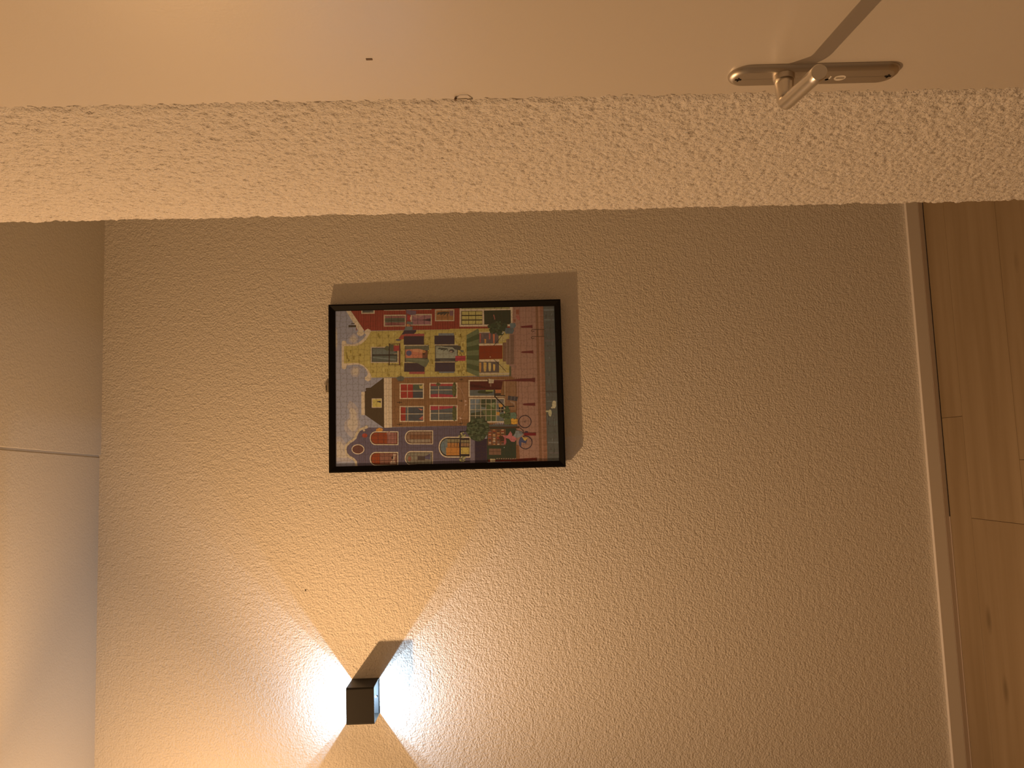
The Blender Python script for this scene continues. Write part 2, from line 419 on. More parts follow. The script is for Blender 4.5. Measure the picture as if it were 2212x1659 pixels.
# the printed picture: flat ink shapes, each a face of its own colour (tenths of a millimetre from the middle of the sheet)
ART = """71625e 2345 3325 2345 -3325 -2345 -3325 -2345 3325
806a5c 1468 3227 1327 3222 1192 3238 1071 3254 1129 3274 1111 3295 1231 3312 1308 3319 1470 3318 1600 3323 1754 3301 1823 3292 1857 3269 1805 3253 1749 3235 1608 3228
806a5c 1457 2590 1405 2637 1339 2640 1322 2692 1298 2747 1331 2800 1354 2841 1393 2880 1462 2900 1518 2869 1556 2828 1598 2796 1635 2744 1607 2692 1553 2656 1511 2625
806a5c 481 2565 412 2571 374 2593 305 2653 323 2700 325 2764 364 2813 427 2839 486 2850 558 2833 593 2806 650 2757 633 2698 642 2636 618 2588 556 2556
806a5c -381 2874 -480 2724 -654 2612 -843 2633 -1072 2560 -1261 2580 -1410 2675 -1501 2808 -1384 2938 -1230 3040 -1023 3030 -875 2897 -685 2895 -551 2951
806a5c -1450 3314 -1435 3145 -1666 2978 -1815 3035 -2004 2962 -2122 2775 -2194 2888 -2173 3318
8e7462 1468 3242 1377 3239 1289 3250 1210 3260 1248 3273 1236 3287 1314 3298 1364 3302 1469 3302 1554 3305 1654 3291 1699 3285 1721 3270 1687 3260 1651 3248 1559 3243
8e7462 1458 2645 1424 2675 1381 2677 1370 2710 1354 2746 1376 2781 1391 2807 1416 2833 1461 2846 1497 2826 1523 2799 1549 2778 1574 2744 1555 2710 1521 2687 1493 2667
8e7462 482 2612 437 2616 412 2630 368 2669 379 2700 381 2741 405 2773 446 2790 485 2797 532 2786 554 2768 592 2737 581 2698 586 2658 571 2627 530 2606
8e7462 -582 2836 -646 2739 -759 2666 -882 2679 -1031 2632 -1153 2645 -1250 2707 -1309 2793 -1234 2878 -1134 2944 -999 2937 -902 2851 -779 2850 -692 2886
8e7462 -1590 3262 -1580 3152 -1730 3044 -1827 3081 -1950 3033 -2026 2912 -2073 2985 -2059 3265
79523e 2345 -1878 2345 -2742 -2345 -2741 -2345 -1865
66412b 2344 -2722 2343 -2792 -2344 -2783 -2342 -2706
7a5038 2343 -2792 2343 -2855 -2344 -2839 -2344 -2783
6c442e 2343 -2855 2343 -2958 -2345 -2946 -2344 -2839
494136 2343 -2958 2345 -3325 -2345 -3325 -2345 -2946
805a46 2240 -2791 2238 -2957 2231 -2957 2233 -2791
805a46 2058 -2791 2055 -2957 2048 -2956 2051 -2790
805a46 1876 -2790 1873 -2956 1866 -2956 1869 -2790
805a46 1694 -2790 1691 -2956 1684 -2955 1687 -2790
805a46 1512 -2790 1509 -2955 1502 -2955 1505 -2789
805a46 1331 -2789 1328 -2955 1321 -2955 1324 -2789
805a46 1150 -2789 1147 -2954 1140 -2954 1143 -2789
805a46 969 -2789 966 -2954 959 -2954 962 -2788
805a46 789 -2788 785 -2953 778 -2953 782 -2788
805a46 608 -2788 605 -2953 598 -2953 601 -2788
805a46 428 -2787 425 -2952 418 -2952 421 -2787
805a46 248 -2787 245 -2952 238 -2952 241 -2787
805a46 69 -2787 66 -2951 59 -2951 62 -2787
805a46 -110 -2786 -114 -2951 -121 -2951 -117 -2786
805a46 -289 -2786 -293 -2950 -300 -2950 -296 -2786
805a46 -468 -2786 -472 -2950 -479 -2950 -475 -2785
805a46 -647 -2785 -650 -2950 -657 -2949 -654 -2785
805a46 -825 -2785 -829 -2949 -836 -2949 -832 -2785
805a46 -1003 -2785 -1007 -2949 -1014 -2948 -1010 -2784
805a46 -1181 -2784 -1185 -2948 -1192 -2948 -1188 -2784
805a46 -1358 -2784 -1362 -2948 -1369 -2947 -1365 -2784
805a46 -1535 -2784 -1540 -2947 -1546 -2947 -1542 -2783
805a46 -1712 -2783 -1717 -2947 -1724 -2947 -1719 -2783
805a46 -1889 -2783 -1893 -2946 -1900 -2946 -1896 -2783
805a46 -2066 -2783 -2070 -2946 -2077 -2946 -2073 -2782
805a46 -2242 -2782 -2246 -2945 -2253 -2945 -2249 -2782
865f4a -586 -2530 -587 -2537 -711 -2533 -711 -2526
825c46 -719 -2405 -719 -2412 -847 -2408 -847 -2401
704b37 -709 -2623 -710 -2630 -765 -2628 -765 -2621
825c46 -1714 -2313 -1714 -2320 -1769 -2318 -1768 -2311
704b37 2277 -2233 2277 -2240 2203 -2238 2203 -2230
865f4a 1579 -2574 1579 -2581 1520 -2579 1520 -2572
825c46 249 -2175 249 -2182 106 -2178 107 -2171
825c46 1351 -2228 1350 -2235 1205 -2231 1206 -2224
865f4a 967 -2668 967 -2675 867 -2672 868 -2665
825c46 -592 -2201 -592 -2208 -734 -2204 -733 -2197
704b37 -2172 -2611 -2172 -2618 -2246 -2615 -2246 -2608
704b37 379 -2650 379 -2657 308 -2655 308 -2648
865f4a 915 -2456 915 -2463 869 -2461 869 -2454
704b37 -969 -2131 -970 -2138 -1049 -2136 -1049 -2129
865f4a 80 -2282 79 -2289 -14 -2287 -14 -2280
865f4a 1507 -2253 1507 -2260 1366 -2256 1366 -2249
704b37 653 -2337 653 -2344 553 -2341 553 -2334
825c46 611 -2440 611 -2447 565 -2445 565 -2438
825c46 -978 -2459 -978 -2466 -1117 -2461 -1117 -2454
704b37 -1204 -2637 -1204 -2644 -1342 -2640 -1342 -2633
704b37 -75 -2622 -76 -2629 -146 -2627 -145 -2620
704b37 1823 -2546 1823 -2553 1696 -2550 1697 -2543
704b37 2159 -2666 2159 -2673 2104 -2671 2105 -2664
704b37 -71 -2309 -71 -2316 -130 -2314 -130 -2307
704b37 -1973 -2408 -1973 -2415 -2048 -2412 -2048 -2406
865f4a 890 -2571 890 -2578 781 -2575 781 -2568
825c46 -897 -2678 -897 -2685 -958 -2683 -957 -2676
825c46 1953 -2459 1953 -2466 1813 -2462 1813 -2455
704b37 1215 -2452 1215 -2459 1086 -2455 1086 -2448
865f4a -708 -2179 -709 -2186 -851 -2182 -851 -2175
825c46 2182 -2397 2182 -2404 2051 -2400 2051 -2393
704b37 -2234 -2418 -2235 -2424 -2292 -2423 -2291 -2416
704b37 1833 -2360 1833 -2367 1772 -2365 1772 -2358
825c46 947 -2367 947 -2374 801 -2370 801 -2363
865f4a -2208 -2353 -2209 -2360 -2301 -2357 -2301 -2350
825c46 842 -2261 842 -2268 749 -2265 749 -2258
825c46 1801 -2590 1801 -2597 1702 -2594 1702 -2587
825c46 -602 -2387 -602 -2394 -681 -2392 -680 -2385
865f4a 25 -2399 25 -2406 -75 -2404 -74 -2397
865f4a 632 -2562 632 -2569 508 -2566 508 -2559
865f4a -413 -2115 -413 -2122 -488 -2120 -488 -2113
865f4a -958 -2257 -958 -2264 -1051 -2262 -1050 -2255
825c46 -1020 -2654 -1020 -2661 -1099 -2659 -1099 -2652
704b37 -381 -2101 -381 -2108 -480 -2106 -480 -2099
865f4a 803 -2260 803 -2267 729 -2265 729 -2258
865f4a -701 -2562 -701 -2569 -780 -2567 -780 -2560
825c46 704 -2653 704 -2660 617 -2657 617 -2650
704b37 -1726 -2493 -1726 -2500 -1867 -2496 -1867 -2489
704b37 -97 -2407 -97 -2414 -159 -2413 -158 -2405
865f4a -2032 -2368 -2032 -2375 -2145 -2371 -2144 -2364
865f4a -804 -2338 -804 -2345 -910 -2342 -910 -2335
865f4a -94 -2647 -95 -2654 -170 -2652 -170 -2645
825c46 -1287 -2465 -1287 -2472 -1403 -2468 -1403 -2461
825c46 1412 -2448 1412 -2455 1303 -2452 1303 -2445
825c46 1301 -2507 1300 -2514 1191 -2511 1191 -2503
825c46 -2265 -2660 -2265 -2667 -2325 -2666 -2325 -2659
865f4a 1808 -2677 1808 -2684 1713 -2681 1713 -2674
865f4a 2168 -2380 2168 -2387 2084 -2385 2084 -2377
704b37 1999 -2224 1999 -2231 1880 -2228 1880 -2221
704b37 2335 -2345 2335 -2352 2261 -2350 2261 -2343
825c46 -1710 -2493 -1710 -2500 -1808 -2497 -1808 -2490
865f4a -242 -2272 -242 -2279 -316 -2277 -316 -2270
825c46 737 -2442 737 -2449 595 -2445 595 -2438
704b37 361 -2577 361 -2584 251 -2581 251 -2574
704b37 143 -2189 143 -2196 60 -2193 60 -2186
704b37 -2131 -2654 -2131 -2661 -2235 -2658 -2235 -2651
704b37 -1501 -2478 -1502 -2485 -1584 -2483 -1584 -2476
865f4a -320 -2457 -320 -2464 -379 -2462 -379 -2455
825c46 -1754 -2420 -1754 -2427 -1841 -2424 -1841 -2417
704b37 19 -2378 18 -2385 -97 -2382 -97 -2375
704b37 -2148 -2622 -2148 -2629 -2251 -2626 -2251 -2619
825c46 -1127 -2268 -1127 -2275 -1196 -2273 -1196 -2266
704b37 827 -2681 827 -2688 732 -2685 732 -2678
704b37 1664 -2116 1664 -2123 1551 -2120 1552 -2113
704b37 1183 -2124 1183 -2131 1124 -2129 1124 -2122
704b37 2274 -2420 2274 -2427 2201 -2425 2201 -2418
825c46 -1314 -2235 -1314 -2242 -1385 -2240 -1385 -2233
704b37 -1036 -2260 -1036 -2267 -1130 -2264 -1130 -2257
825c46 -102 -2604 -102 -2611 -235 -2607 -235 -2600
865f4a 2264 -2179 2264 -2186 2189 -2184 2189 -2177
825c48 2341 -2132 2341 -2138 -2312 -2121 -2312 -2116
825c48 2340 -2217 2340 -2223 -2314 -2205 -2314 -2199
825c48 2339 -2302 2338 -2308 -2316 -2288 -2316 -2282
825c48 2337 -2387 2337 -2393 -2319 -2371 -2319 -2366
825c48 2336 -2472 2336 -2478 -2321 -2455 -2321 -2449
825c48 2335 -2557 2335 -2563 -2323 -2538 -2323 -2533
825c48 2334 -2642 2333 -2648 -2326 -2622 -2325 -2616
585046 2235 -2969 2234 -3317 2178 -3320 2177 -2970
564e42 1924 -2969 1923 -3317 1874 -3319 1885 -2970
50423a 1613 -2968 1612 -3316 1580 -3319 1592 -2971
50423a 1304 -2968 1302 -3316 1254 -3318 1237 -2969
50423a 994 -2968 992 -3315 957 -3318 952 -2970
464236 686 -2968 684 -3314 629 -3317 631 -2969
464236 379 -2968 376 -3314 308 -3316 316 -2969
464236 72 -2968 69 -3313 24 -3316 9 -2969
3e342c -234 -2968 -238 -3313 -307 -3315 -278 -2969
564e42 -540 -2968 -543 -3312 -583 -3315 -561 -2970
464236 -844 -2967 -848 -3312 -902 -3314 -897 -2969
464236 -1148 -2967 -1152 -3311 -1222 -3313 -1176 -2969
464236 -1451 -2967 -1456 -3311 -1515 -3313 -1515 -2968
585046 -1754 -2967 -1759 -3310 -1810 -3313 -1795 -2969
50423a -2056 -2967 -2061 -3310 -2125 -3312 -2080 -2969
544c40 1253 -3180 1253 -3211 1132 -3207 1133 -3176
5a5248 778 -3085 777 -3108 728 -3107 729 -3084
544c40 2097 -3186 2096 -3217 2032 -3215 2032 -3184
40362e -963 -3014 -964 -3053 -1034 -3051 -1033 -3011
40362e 1474 -3027 1474 -3039 1352 -3035 1352 -3023
544c40 2125 -3009 2124 -3021 2044 -3019 2044 -3006
544c40 -317 -3010 -317 -3040 -398 -3037 -398 -3007
3c382e 323 -3057 322 -3083 221 -3080 222 -3054
4c3e36 -1882 -3014 -1883 -3042 -1953 -3040 -1952 -3012
544c40 974 -3209 973 -3226 877 -3223 877 -3206
40362e -228 -3043 -229 -3069 -344 -3066 -344 -3039
40362e -1402 -3187 -1403 -3209 -1489 -3207 -1488 -3184
544c40 -970 -3138 -971 -3169 -1021 -3167 -1020 -3136
5a5248 -1652 -3102 -1652 -3124 -1738 -3121 -1737 -3099
5a5248 98 -3059 98 -3070 -22 -3066 -22 -3056
40362e 2077 -3019 2077 -3051 1939 -3047 1940 -3015
40362e -1132 -3001 -1133 -3027 -1263 -3023 -1262 -2997
3c382e 1674 -3133 1674 -3151 1596 -3148 1596 -3131
3c382e -1957 -3149 -1958 -3171 -2076 -3167 -2075 -3145
4c3e36 -672 -3174 -673 -3211 -757 -3208 -756 -3171
544c40 2155 -3223 2155 -3239 2091 -3237 2091 -3221
5a5248 1875 -2991 1875 -3002 1812 -3000 1813 -2989
4c3e36 -731 -3065 -731 -3084 -814 -3082 -814 -3062
40362e -1915 -3058 -1915 -3074 -2001 -3071 -2001 -3055
4c3e36 1993 -3193 1992 -3218 1863 -3214 1863 -3188
40362e 1144 -3049 1144 -3068 1085 -3067 1086 -3047
3a3a34 2324 -3282 2324 -3313 1527 -3313 1527 -3277
6b2c1d 2343 2840 2342 -2033 1676 -2029 1707 2433
602519 2327 2668 2327 2649 1718 2654 1718 2674
602519 2326 2597 2326 2578 1717 2583 1717 2602
602519 2325 2525 2324 2506 1716 2511 1716 2531
602519 2324 2454 2323 2434 1715 2440 1715 2459
602519 2323 2382 2322 2363 1715 2369 1713 2388
602519 2322 2310 2321 2291 1714 2297 1712 2316
602519 2321 2239 2320 2219 1713 2225 1711 2245
602519 2320 2167 2319 2148 1712 2154 1710 2173
602519 2319 2095 2318 2076 1712 2082 1709 2102
602519 2319 2023 2317 2004 1711 2011 1707 2030
602519 2318 1951 2316 1932 1710 1939 1706 1958
602519 2317 1880 2315 1860 1709 1867 1705 1887
602519 2316 1808 2314 1788 1709 1795 1704 1815
602519 2315 1736 2313 1716 1708 1724 1703 1743
602519 2314 1664 2312 1644 1707 1652 1701 1671
602519 2313 1592 2311 1572 1706 1580 1700 1599
602519 2312 1520 2310 1500 1705 1508 1699 1528
602519 2311 1448 2308 1428 1705 1436 1698 1456
602519 2310 1376 2307 1356 1704 1364 1697 1384
602519 2309 1304 2306 1284 1703 1292 1696 1312
602519 2308 1231 2305 1212 1702 1221 1694 1240
602519 2307 1159 2304 1140 1702 1149 1693 1168
602519 2306 1087 2303 1068 1701 1076 1692 1096
602519 2306 1015 2302 995 1700 1004 1691 1024
602519 2305 943 2301 923 1699 932 1690 952
602519 2304 870 2300 851 1699 860 1688 880
602519 2303 798 2299 779 1698 788 1687 808
602519 2302 726 2298 706 1697 716 1686 736
602519 2301 653 2297 634 1696 644 1685 663
602519 2300 581 2296 561 1695 571 1684 591
602519 2299 508 2295 489 1695 499 1682 519
602519 2298 436 2293 417 1694 427 1681 447
602519 2297 363 2292 344 1693 355 1680 374
602519 2296 291 2291 272 1692 282 1679 302
602519 2295 218 2290 199 1692 210 1678 230
602519 2294 146 2289 126 1691 137 1676 157
602519 2293 73 2288 54 1690 65 1675 85
602519 2293 1 2287 -19 1689 -7 1674 12
602519 2292 -72 2286 -92 1688 -80 1673 -60
602519 2291 -145 2285 -164 1688 -153 1672 -133
602519 2290 -218 2284 -237 1687 -225 1670 -205
602519 2289 -290 2283 -310 1686 -298 1669 -278
602519 2288 -363 2282 -383 1685 -370 1668 -350
602519 2287 -436 2281 -455 1685 -443 1667 -423
602519 2286 -509 2279 -528 1684 -516 1666 -496
602519 2285 -582 2278 -601 1683 -588 1664 -568
602519 2284 -654 2277 -674 1682 -661 1663 -641
602519 2283 -727 2276 -747 1682 -734 1662 -714
602519 2282 -800 2275 -820 1681 -807 1661 -787
602519 2281 -873 2274 -893 1680 -879 1660 -859
602519 2280 -946 2273 -966 1679 -952 1658 -932
602519 2279 -1019 2272 -1039 1678 -1025 1657 -1005
602519 2278 -1093 2271 -1112 1678 -1098 1656 -1078
602519 2277 -1166 2270 -1185 1677 -1171 1655 -1151
602519 2277 -1239 2269 -1258 1676 -1244 1654 -1224
602519 2276 -1312 2268 -1331 1675 -1317 1652 -1297
602519 2275 -1385 2266 -1405 1674 -1390 1651 -1370
602519 2274 -1458 2265 -1478 1674 -1463 1650 -1443
602519 2273 -1532 2264 -1551 1673 -1536 1649 -1516
602519 2272 -1605 2263 -1625 1672 -1609 1647 -1589
602519 2271 -1678 2262 -1698 1671 -1683 1646 -1662
602519 2270 -1752 2261 -1771 1671 -1756 1645 -1735
602519 2269 -1825 2260 -1845 1670 -1829 1644 -1809
602519 2268 -1898 2259 -1918 1669 -1902 1643 -1882
9b7c61 2334 2975 2338 2835 1717 2430 1670 2580
3c2c1e 1888 2897 1884 2669 1823 2670 1827 2897
423226 1951 2809 1950 2714 1918 2714 1920 2809
8e7254 2335 2510 2329 2108 2217 2109 2223 2511
44392e 2335 2477 2330 2148 2251 2149 2256 2478
544636 2254 2310 2330 2148 2251 2149
8e7254 2178 1838 2168 1174 1808 1179 1819 1842
6a3f34 2140 1802 2131 1204 1838 1208 1848 1806
48402e 2071 1803 2062 1208 1935 1210 1945 1804
62342c 1855 1805 1942 1617 1846 1215
32241c 2137 1615 2137 1604 1848 1608 1849 1619
32241c 2134 1413 2134 1402 1845 1406 1845 1417
32241c 2010 1804 2000 1209 1989 1209 1999 1804
8e7254 2325 1833 2315 1190 2291 1190 2301 1833
8e7254 2330 1171 2319 406 2294 406 2306 1172
8e7254 2179 1026 2169 395 1818 402 1828 1031
704640 2141 990 2132 426 1848 431 1857 994
2e2020 1991 734 2031 429 1945 431
7e5446 2118 990 2136 658 2041 807
3e2826 2138 823 2138 814 1854 819 1855 828
3e2826 2135 626 2135 617 1851 621 1851 631
3e2826 2002 992 1993 430 1983 430 1992 992
8e7254 2308 299 2299 -283 1934 -276 1943 305
784c2a 2270 262 2262 -253 1964 -247 1973 268
3a2e22 2234 9 2209 223 2135 243 2197 -8
3a2e22 2234 -28 2180 131 2118 147 2196 -49
3a2e22 2233 -65 2150 39 2102 51 2195 -90
3a2e22 2233 -102 2121 -53 2085 -45 2195 -131
3a2e22 2232 -139 2091 -145 2069 -141 2194 -171
3a2e22 2231 -176 2062 -237 2053 -237 2193 -212
5c3c38 2251 -139 2249 -250 2099 -247 2101 -136
462e1e 2269 105 2269 98 1970 103 1970 111
462e1e 2267 -80 2267 -88 1967 -82 1967 -74
462e1e 2073 268 2065 -247 2058 -247 2066 268
9b7c61 2345 -440 2332 -2036 1734 -2020 1760 -428
7a663c 2345 -496 2333 -1946 2269 -1944 2291 -495
423220 2345 -518 2345 -529 2290 -528 2290 -517
423220 2345 -704 2345 -715 2287 -714 2287 -703
423220 2345 -928 2345 -939 2284 -937 2284 -926
423220 2345 -1114 2345 -1125 2281 -1124 2281 -1113
423220 2340 -1487 2340 -1499 2276 -1497 2276 -1486
423220 2337 -1693 2337 -1704 2273 -1703 2273 -1691
423220 2333 -1936 2333 -1948 2269 -1946 2269 -1935
322618 2236 -490 2227 -1126 1808 -1116 1818 -481
8d743e 2219 -510 2216 -707 2111 -705 2114 -508
8d743e 2080 -507 2077 -704 1972 -702 1975 -505
8d743e 1942 -504 1939 -701 1834 -699 1837 -502
8d743e 2216 -720 2213 -913 2108 -911 2111 -718
8d743e 2077 -717 2074 -910 1969 -908 1972 -715
8d743e 1938 -714 1935 -907 1830 -905 1833 -712
8d743e 2213 -930 2210 -1120 2105 -1118 2108 -928
8d743e 2074 -927 2071 -1117 1966 -1114 1969 -925
8d743e 1935 -924 1932 -1114 1827 -1111 1830 -922
2e291a 2232 -1173 2231 -1977 1794 -1973 1807 -1174
824636 2096 -1446 2103 -1478 1958 -1506 1953 -1474
683428 2043 -1458 1977 -1495 1956 -1483
342e1e 2216 -1229 2216 -1236 1821 -1227 1822 -1219
342e1e 2214 -1350 2214 -1357 1820 -1348 1820 -1340
342e1e 2212 -1471 2212 -1479 1818 -1469 1818 -1461
342e1e 2210 -1593 2210 -1600 1816 -1590 1816 -1583
342e1e 2208 -1714 2208 -1722 1814 -1711 1814 -1704
342e1e 2207 -1836 2206 -1843 1812 -1833 1812 -1825
9b7c61 1383 3100 1419 3073 1414 2982 1325 2955 1304 2828 1311 2701 1355 2592 1437 2482 1537 2399 1573 2362 1649 2434 1731 2388 1767 2315 1729 2242 1654 2203 1025 2194 309 2220 217 2239 179 2330 221 2411 295 2423 352 2347 421 2328 532 2381 635 2471 683 2579 694 2688 672 2960 581 2979 554 3033 574 3087 611 3105
9b7c61 1636 2432 1605 2439 1579 2458 1560 2486 1550 2521 1550 2557 1561 2592 1582 2620 1609 2638 1639 2644 1669 2637 1696 2619 1715 2590 1725 2556 1725 2519 1714 2485 1693 2457 1666 2439
886c36 1691 2220 1684 -258 258 -229 287 2216 392 2244 531 2327 653 2434 729 2579 744 2688 732 3028 747 3041 1243 3037 1258 3025 1252 2683 1299 2538 1417 2391 1581 2280
886c36 1701 -140 1680 -1831 1510 -1920 261 -1887 257 -111
705828 916 1589 915 1543 837 1532 800 1591
765c2a 843 1516 842 1480 771 1475 726 1518
705828 1593 815 1592 754 1482 764 1518 816
6c5222 984 2965 983 2931 874 2908 869 2966
765c2a 882 1987 881 1939 780 1937 775 1989
6c5222 1291 1569 1290 1515 1208 1528 1207 1570
705828 539 1758 538 1723 424 1726 461 1759
705828 1567 70 1566 8 1495 27 1461 72
6c5222 1284 549 1283 507 1188 517 1159 551
705828 1068 2977 1067 2939 970 2929 991 2978
705828 1472 695 1471 658 1390 650 1389 696
927640 561 -50 559 -113 481 -83 431 -48
6c5222 884 1116 883 1054 800 1078 770 1118
6c5222 1274 1975 1273 1940 1161 1937 1208 1975
765c2a 838 1854 837 1793 731 1809 718 1856
765c2a 545 149 544 94 433 113 445 151
705828 1131 843 1130 792 1058 799 1064 844
705828 1315 -39 1315 -79 1205 -94 1231 -37
6c5222 521 1256 520 1215 441 1198 456 1257
6c5222 1078 2165 1078 2131 974 2125 951 2167
765c2a 1221 1592 1220 1541 1120 1533 1133 1593
6c5222 1625 2025 1624 1978 1535 1972 1495 2026
6c5222 957 2776 956 2717 839 2723 841 2777
705828 1166 116 1165 57 1069 59 1050 119
705828 874 286 874 242 804 254 804 287
705828 1224 1699 1223 1654 1152 1643 1110 1701
705828 886 2919 886 2886 812 2860 772 2920
6c5222 1002 930 1001 886 891 895 903 932
705828 1188 630 1187 582 1092 591 1107 631
765c2a 581 1019 580 960 473 976 496 1020
6c5222 1019 2584 1018 2531 933 2525 943 2585
765c2a 1295 1590 1294 1532 1191 1547 1187 1591
705828 525 759 525 717 439 704 422 761
927640 1274 868 1274 826 1207 813 1201 869
927640 1629 1572 1628 1532 1560 1536 1523 1574
927640 823 1609 822 1548 743 1557 728 1610
765c2a 710 1529 709 1490 605 1475 585 1531
765c2a 334 1445 333 1401 202 1391 264 1446
765c2a 671 70 670 23 540 33 606 71
927640 787 1282 786 1236 706 1231 676 1284
6c5222 785 431 785 392 647 374 657 433
927640 604 1326 604 1285 538 1273 507 1327
6c5222 1297 1682 1296 1643 1199 1625 1230 1683
765c2a 743 1336 742 1289 611 1276 645 1337
705828 1062 873 1061 823 940 821 969 874
765c2a 549 1258 549 1210 443 1202 465 1259
765c2a 542 1818 541 1777 437 1783 460 1819
6c5222 1111 1443 1110 1396 1044 1394 984 1445
6c5222 1124 1385 1123 1338 1054 1333 1025 1386
705828 392 1717 391 1677 318 1672 300 1719
705828 441 445 440 397 345 411 375 447
6c5222 739 2197 738 2163 673 2160 656 2198
705828 1321 723 1320 687 1246 670 1223 725
705828 1075 1340 1074 1289 964 1285 976 1342
765c2a 926 284 925 235 815 228 806 286
927640 439 462 438 411 359 404 324 464
6c5222 1461 194 1461 153 1334 160 1369 196
705828 1475 510 1475 458 1402 454 1373 511
927640 576 1892 575 1856 455 1846 479 1893
6c5222 1397 843 1396 796 1275 811 1292 844
765c2a 994 151 993 113 866 114 865 154
6c5222 1509 72 1509 35 1437 20 1438 73
927640 1097 1781 1096 1736 1030 1731 987 1782
705828 1399 338 1398 294 1264 296 1294 340
705828 1556 1988 1555 1939 1447 1951 1469 1989
6c5222 1272 601 1271 546 1145 547 1180 602
927640 464 188 462 133 368 134 352 190
927640 1647 1528 1646 1466 1578 1469 1564 1529
765c2a 1235 -33 1234 -86 1129 -81 1144 -31
6c5222 773 -147 772 -202 706 -208 669 -145
705828 1304 675 1303 627 1190 622 1238 676
927640 1305 2196 1304 2148 1168 2150 1204 2197
6c5222 779 -132 778 -181 643 -182 690 -130
765c2a 1119 42 1118 -16 1009 -5 1027 44
705828 1280 1451 1279 1401 1193 1408 1173 1452
927640 1278 1242 1277 1208 1168 1187 1172 1243
6c5222 753 1729 752 1670 684 1675 625 1730
765c2a 1537 15 1537 -31 1399 -29 1456 17
705828 411 1372 410 1334 327 1312 301 1373
6c5222 1129 2853 1128 2814 1025 2820 1056 2853
705828 773 1621 772 1571 657 1571 685 1622
765c2a 559 671 558 610 476 618 487 673
927640 591 198 590 157 472 149 481 200
765c2a 789 1433 788 1375 720 1400 707 1435
6c5222 833 1676 833 1637 712 1637 710 1677
927640 986 -92 985 -132 865 -133 866 -90
765c2a 810 460 809 414 715 406 735 461
765c2a 1266 1127 1265 1082 1193 1085 1144 1129
705828 1009 1234 1008 1192 938 1179 931 1235
927640 1542 916 1541 868 1451 861 1419 917
927640 801 2327 800 2283 684 2292 700 2328
927640 382 120 381 74 294 65 297 121
765c2a 422 1762 422 1726 355 1706 315 1763
927640 594 1175 593 1119 467 1128 494 1176
6c5222 1262 223 1262 184 1185 190 1178 225
927640 888 1683 887 1627 817 1649 776 1684
765c2a 1525 161 1524 125 1427 105 1413 163
927640 452 1479 451 1424 362 1436 326 1481
6c5222 991 891 990 838 895 833 873 893
705828 513 917 512 859 377 860 407 918
6c5222 712 1366 711 1321 636 1322 600 1367
765c2a 1130 -126 1130 -168 1025 -168 1047 -124
6c5222 1008 212 1007 169 874 176 884 214
705828 1623 624 1622 564 1549 591 1546 626
765c2a 854 751 853 705 758 693 730 753
705828 798 52 797 -6 702 6 671 54
6c5222 622 936 621 888 553 897 496 937
927640 1129 479 1128 423 995 446 1006 481
705828 431 260 430 204 321 208 357 262
765c2a 518 2202 517 2151 433 2141 419 2203
6c5222 544 347 543 303 439 298 421 349
927640 1538 815 1538 781 1458 778 1429 817
6c5222 1056 544 1055 495 979 497 937 546
6c5222 1255 2030 1255 1981 1140 1970 1186 2031
6c5222 749 910 748 858 656 878 638 912
705828 923 2267 922 2211 795 2210 812 2268
705828 1434 154 1433 94 1297 102 1320 157
765c2a 1540 1254 1540 1215 1450 1201 1414 1256
927640 692 1243 691 1197 619 1200 587 1244
765c2a 842 2601 841 2563 715 2558 739 2602
705828 1568 1725 1566 1665 1487 1689 1493 1726
765c2a 998 -523 997 -568 902 -569 905 -521
6c5222 592 -370 591 -415 535 -413 500 -368
927640 1189 -387 1188 -426 1119 -428 1096 -386
6c5222 1254 -389 1253 -433 1148 -418 1161 -388
765c2a 909 -604 908 -648 815 -643 816 -602
927640 400 -320 400 -366 307 -371 308 -318
6c5222 767 -261 766 -291 683 -299 674 -259
765c2a 1525 -395 1524 -429 1438 -446 1431 -393
927640 1325 -545 1324 -587 1232 -586 1232 -543
765c2a 432 -346 431 -390 323 -373 340 -344
6c5222 448 -356 447 -404 381 -391 356 -354
765c2a 560 -478 560 -505 440 -506 468 -476
765c2a 762 -615 761 -663 646 -663 669 -613
6c5222 788 -489 787 -520 730 -526 695 -487
765c2a 1488 -470 1487 -501 1414 -510 1395 -468
927640 1201 -480 1200 -529 1093 -525 1108 -478
6c5222 980 -411 980 -451 883 -447 888 -409
765c2a 630 -515 630 -555 519 -568 538 -513
765c2a 1096 -589 1095 -618 978 -616 1003 -587
765c2a 950 -382 949 -435 890 -416 857 -380
927640 441 -525 440 -562 333 -558 348 -523
6c5222 470 -586 470 -616 381 -624 378 -584
927640 1578 -421 1577 -450 1485 -472 1484 -419
6c5222 388 -497 387 -552 275 -542 295 -495
927640 916 -396 915 -446 811 -427 823 -395
6c5222 438 -463 437 -504 324 -491 345 -461
765c2a 1039 -479 1038 -513 961 -513 946 -477
927640 453 -268 452 -306 359 -303 360 -267
765c2a 1608 -285 1607 -320 1490 -324 1515 -283
6c5222 1010 -635 1009 -667 908 -684 917 -633
765c2a 1226 -283 1225 -335 1128 -307 1133 -281
927640 895 -524 894 -568 782 -553 802 -522
927640 1507 -285 1506 -335 1433 -338 1414 -283
765c2a 471 -407 470 -454 386 -459 379 -405
765c2a 1350 -293 1349 -322 1276 -338 1257 -291
765c2a 973 -534 972 -583 874 -569 880 -532
6c5222 853 -595 852 -650 785 -646 761 -593
927640 1471 -352 1470 -381 1385 -406 1377 -351
6c5222 935 -459 935 -485 844 -500 842 -457
6c5222 885 -417 885 -451 813 -464 793 -415
6c5222 914 -362 913 -411 799 -390 821 -360
927640 420 -484 419 -521 331 -536 327 -482
927640 904 -323 903 -376 816 -357 811 -321
927640 1259 -273 1258 -319 1140 -312 1166 -271
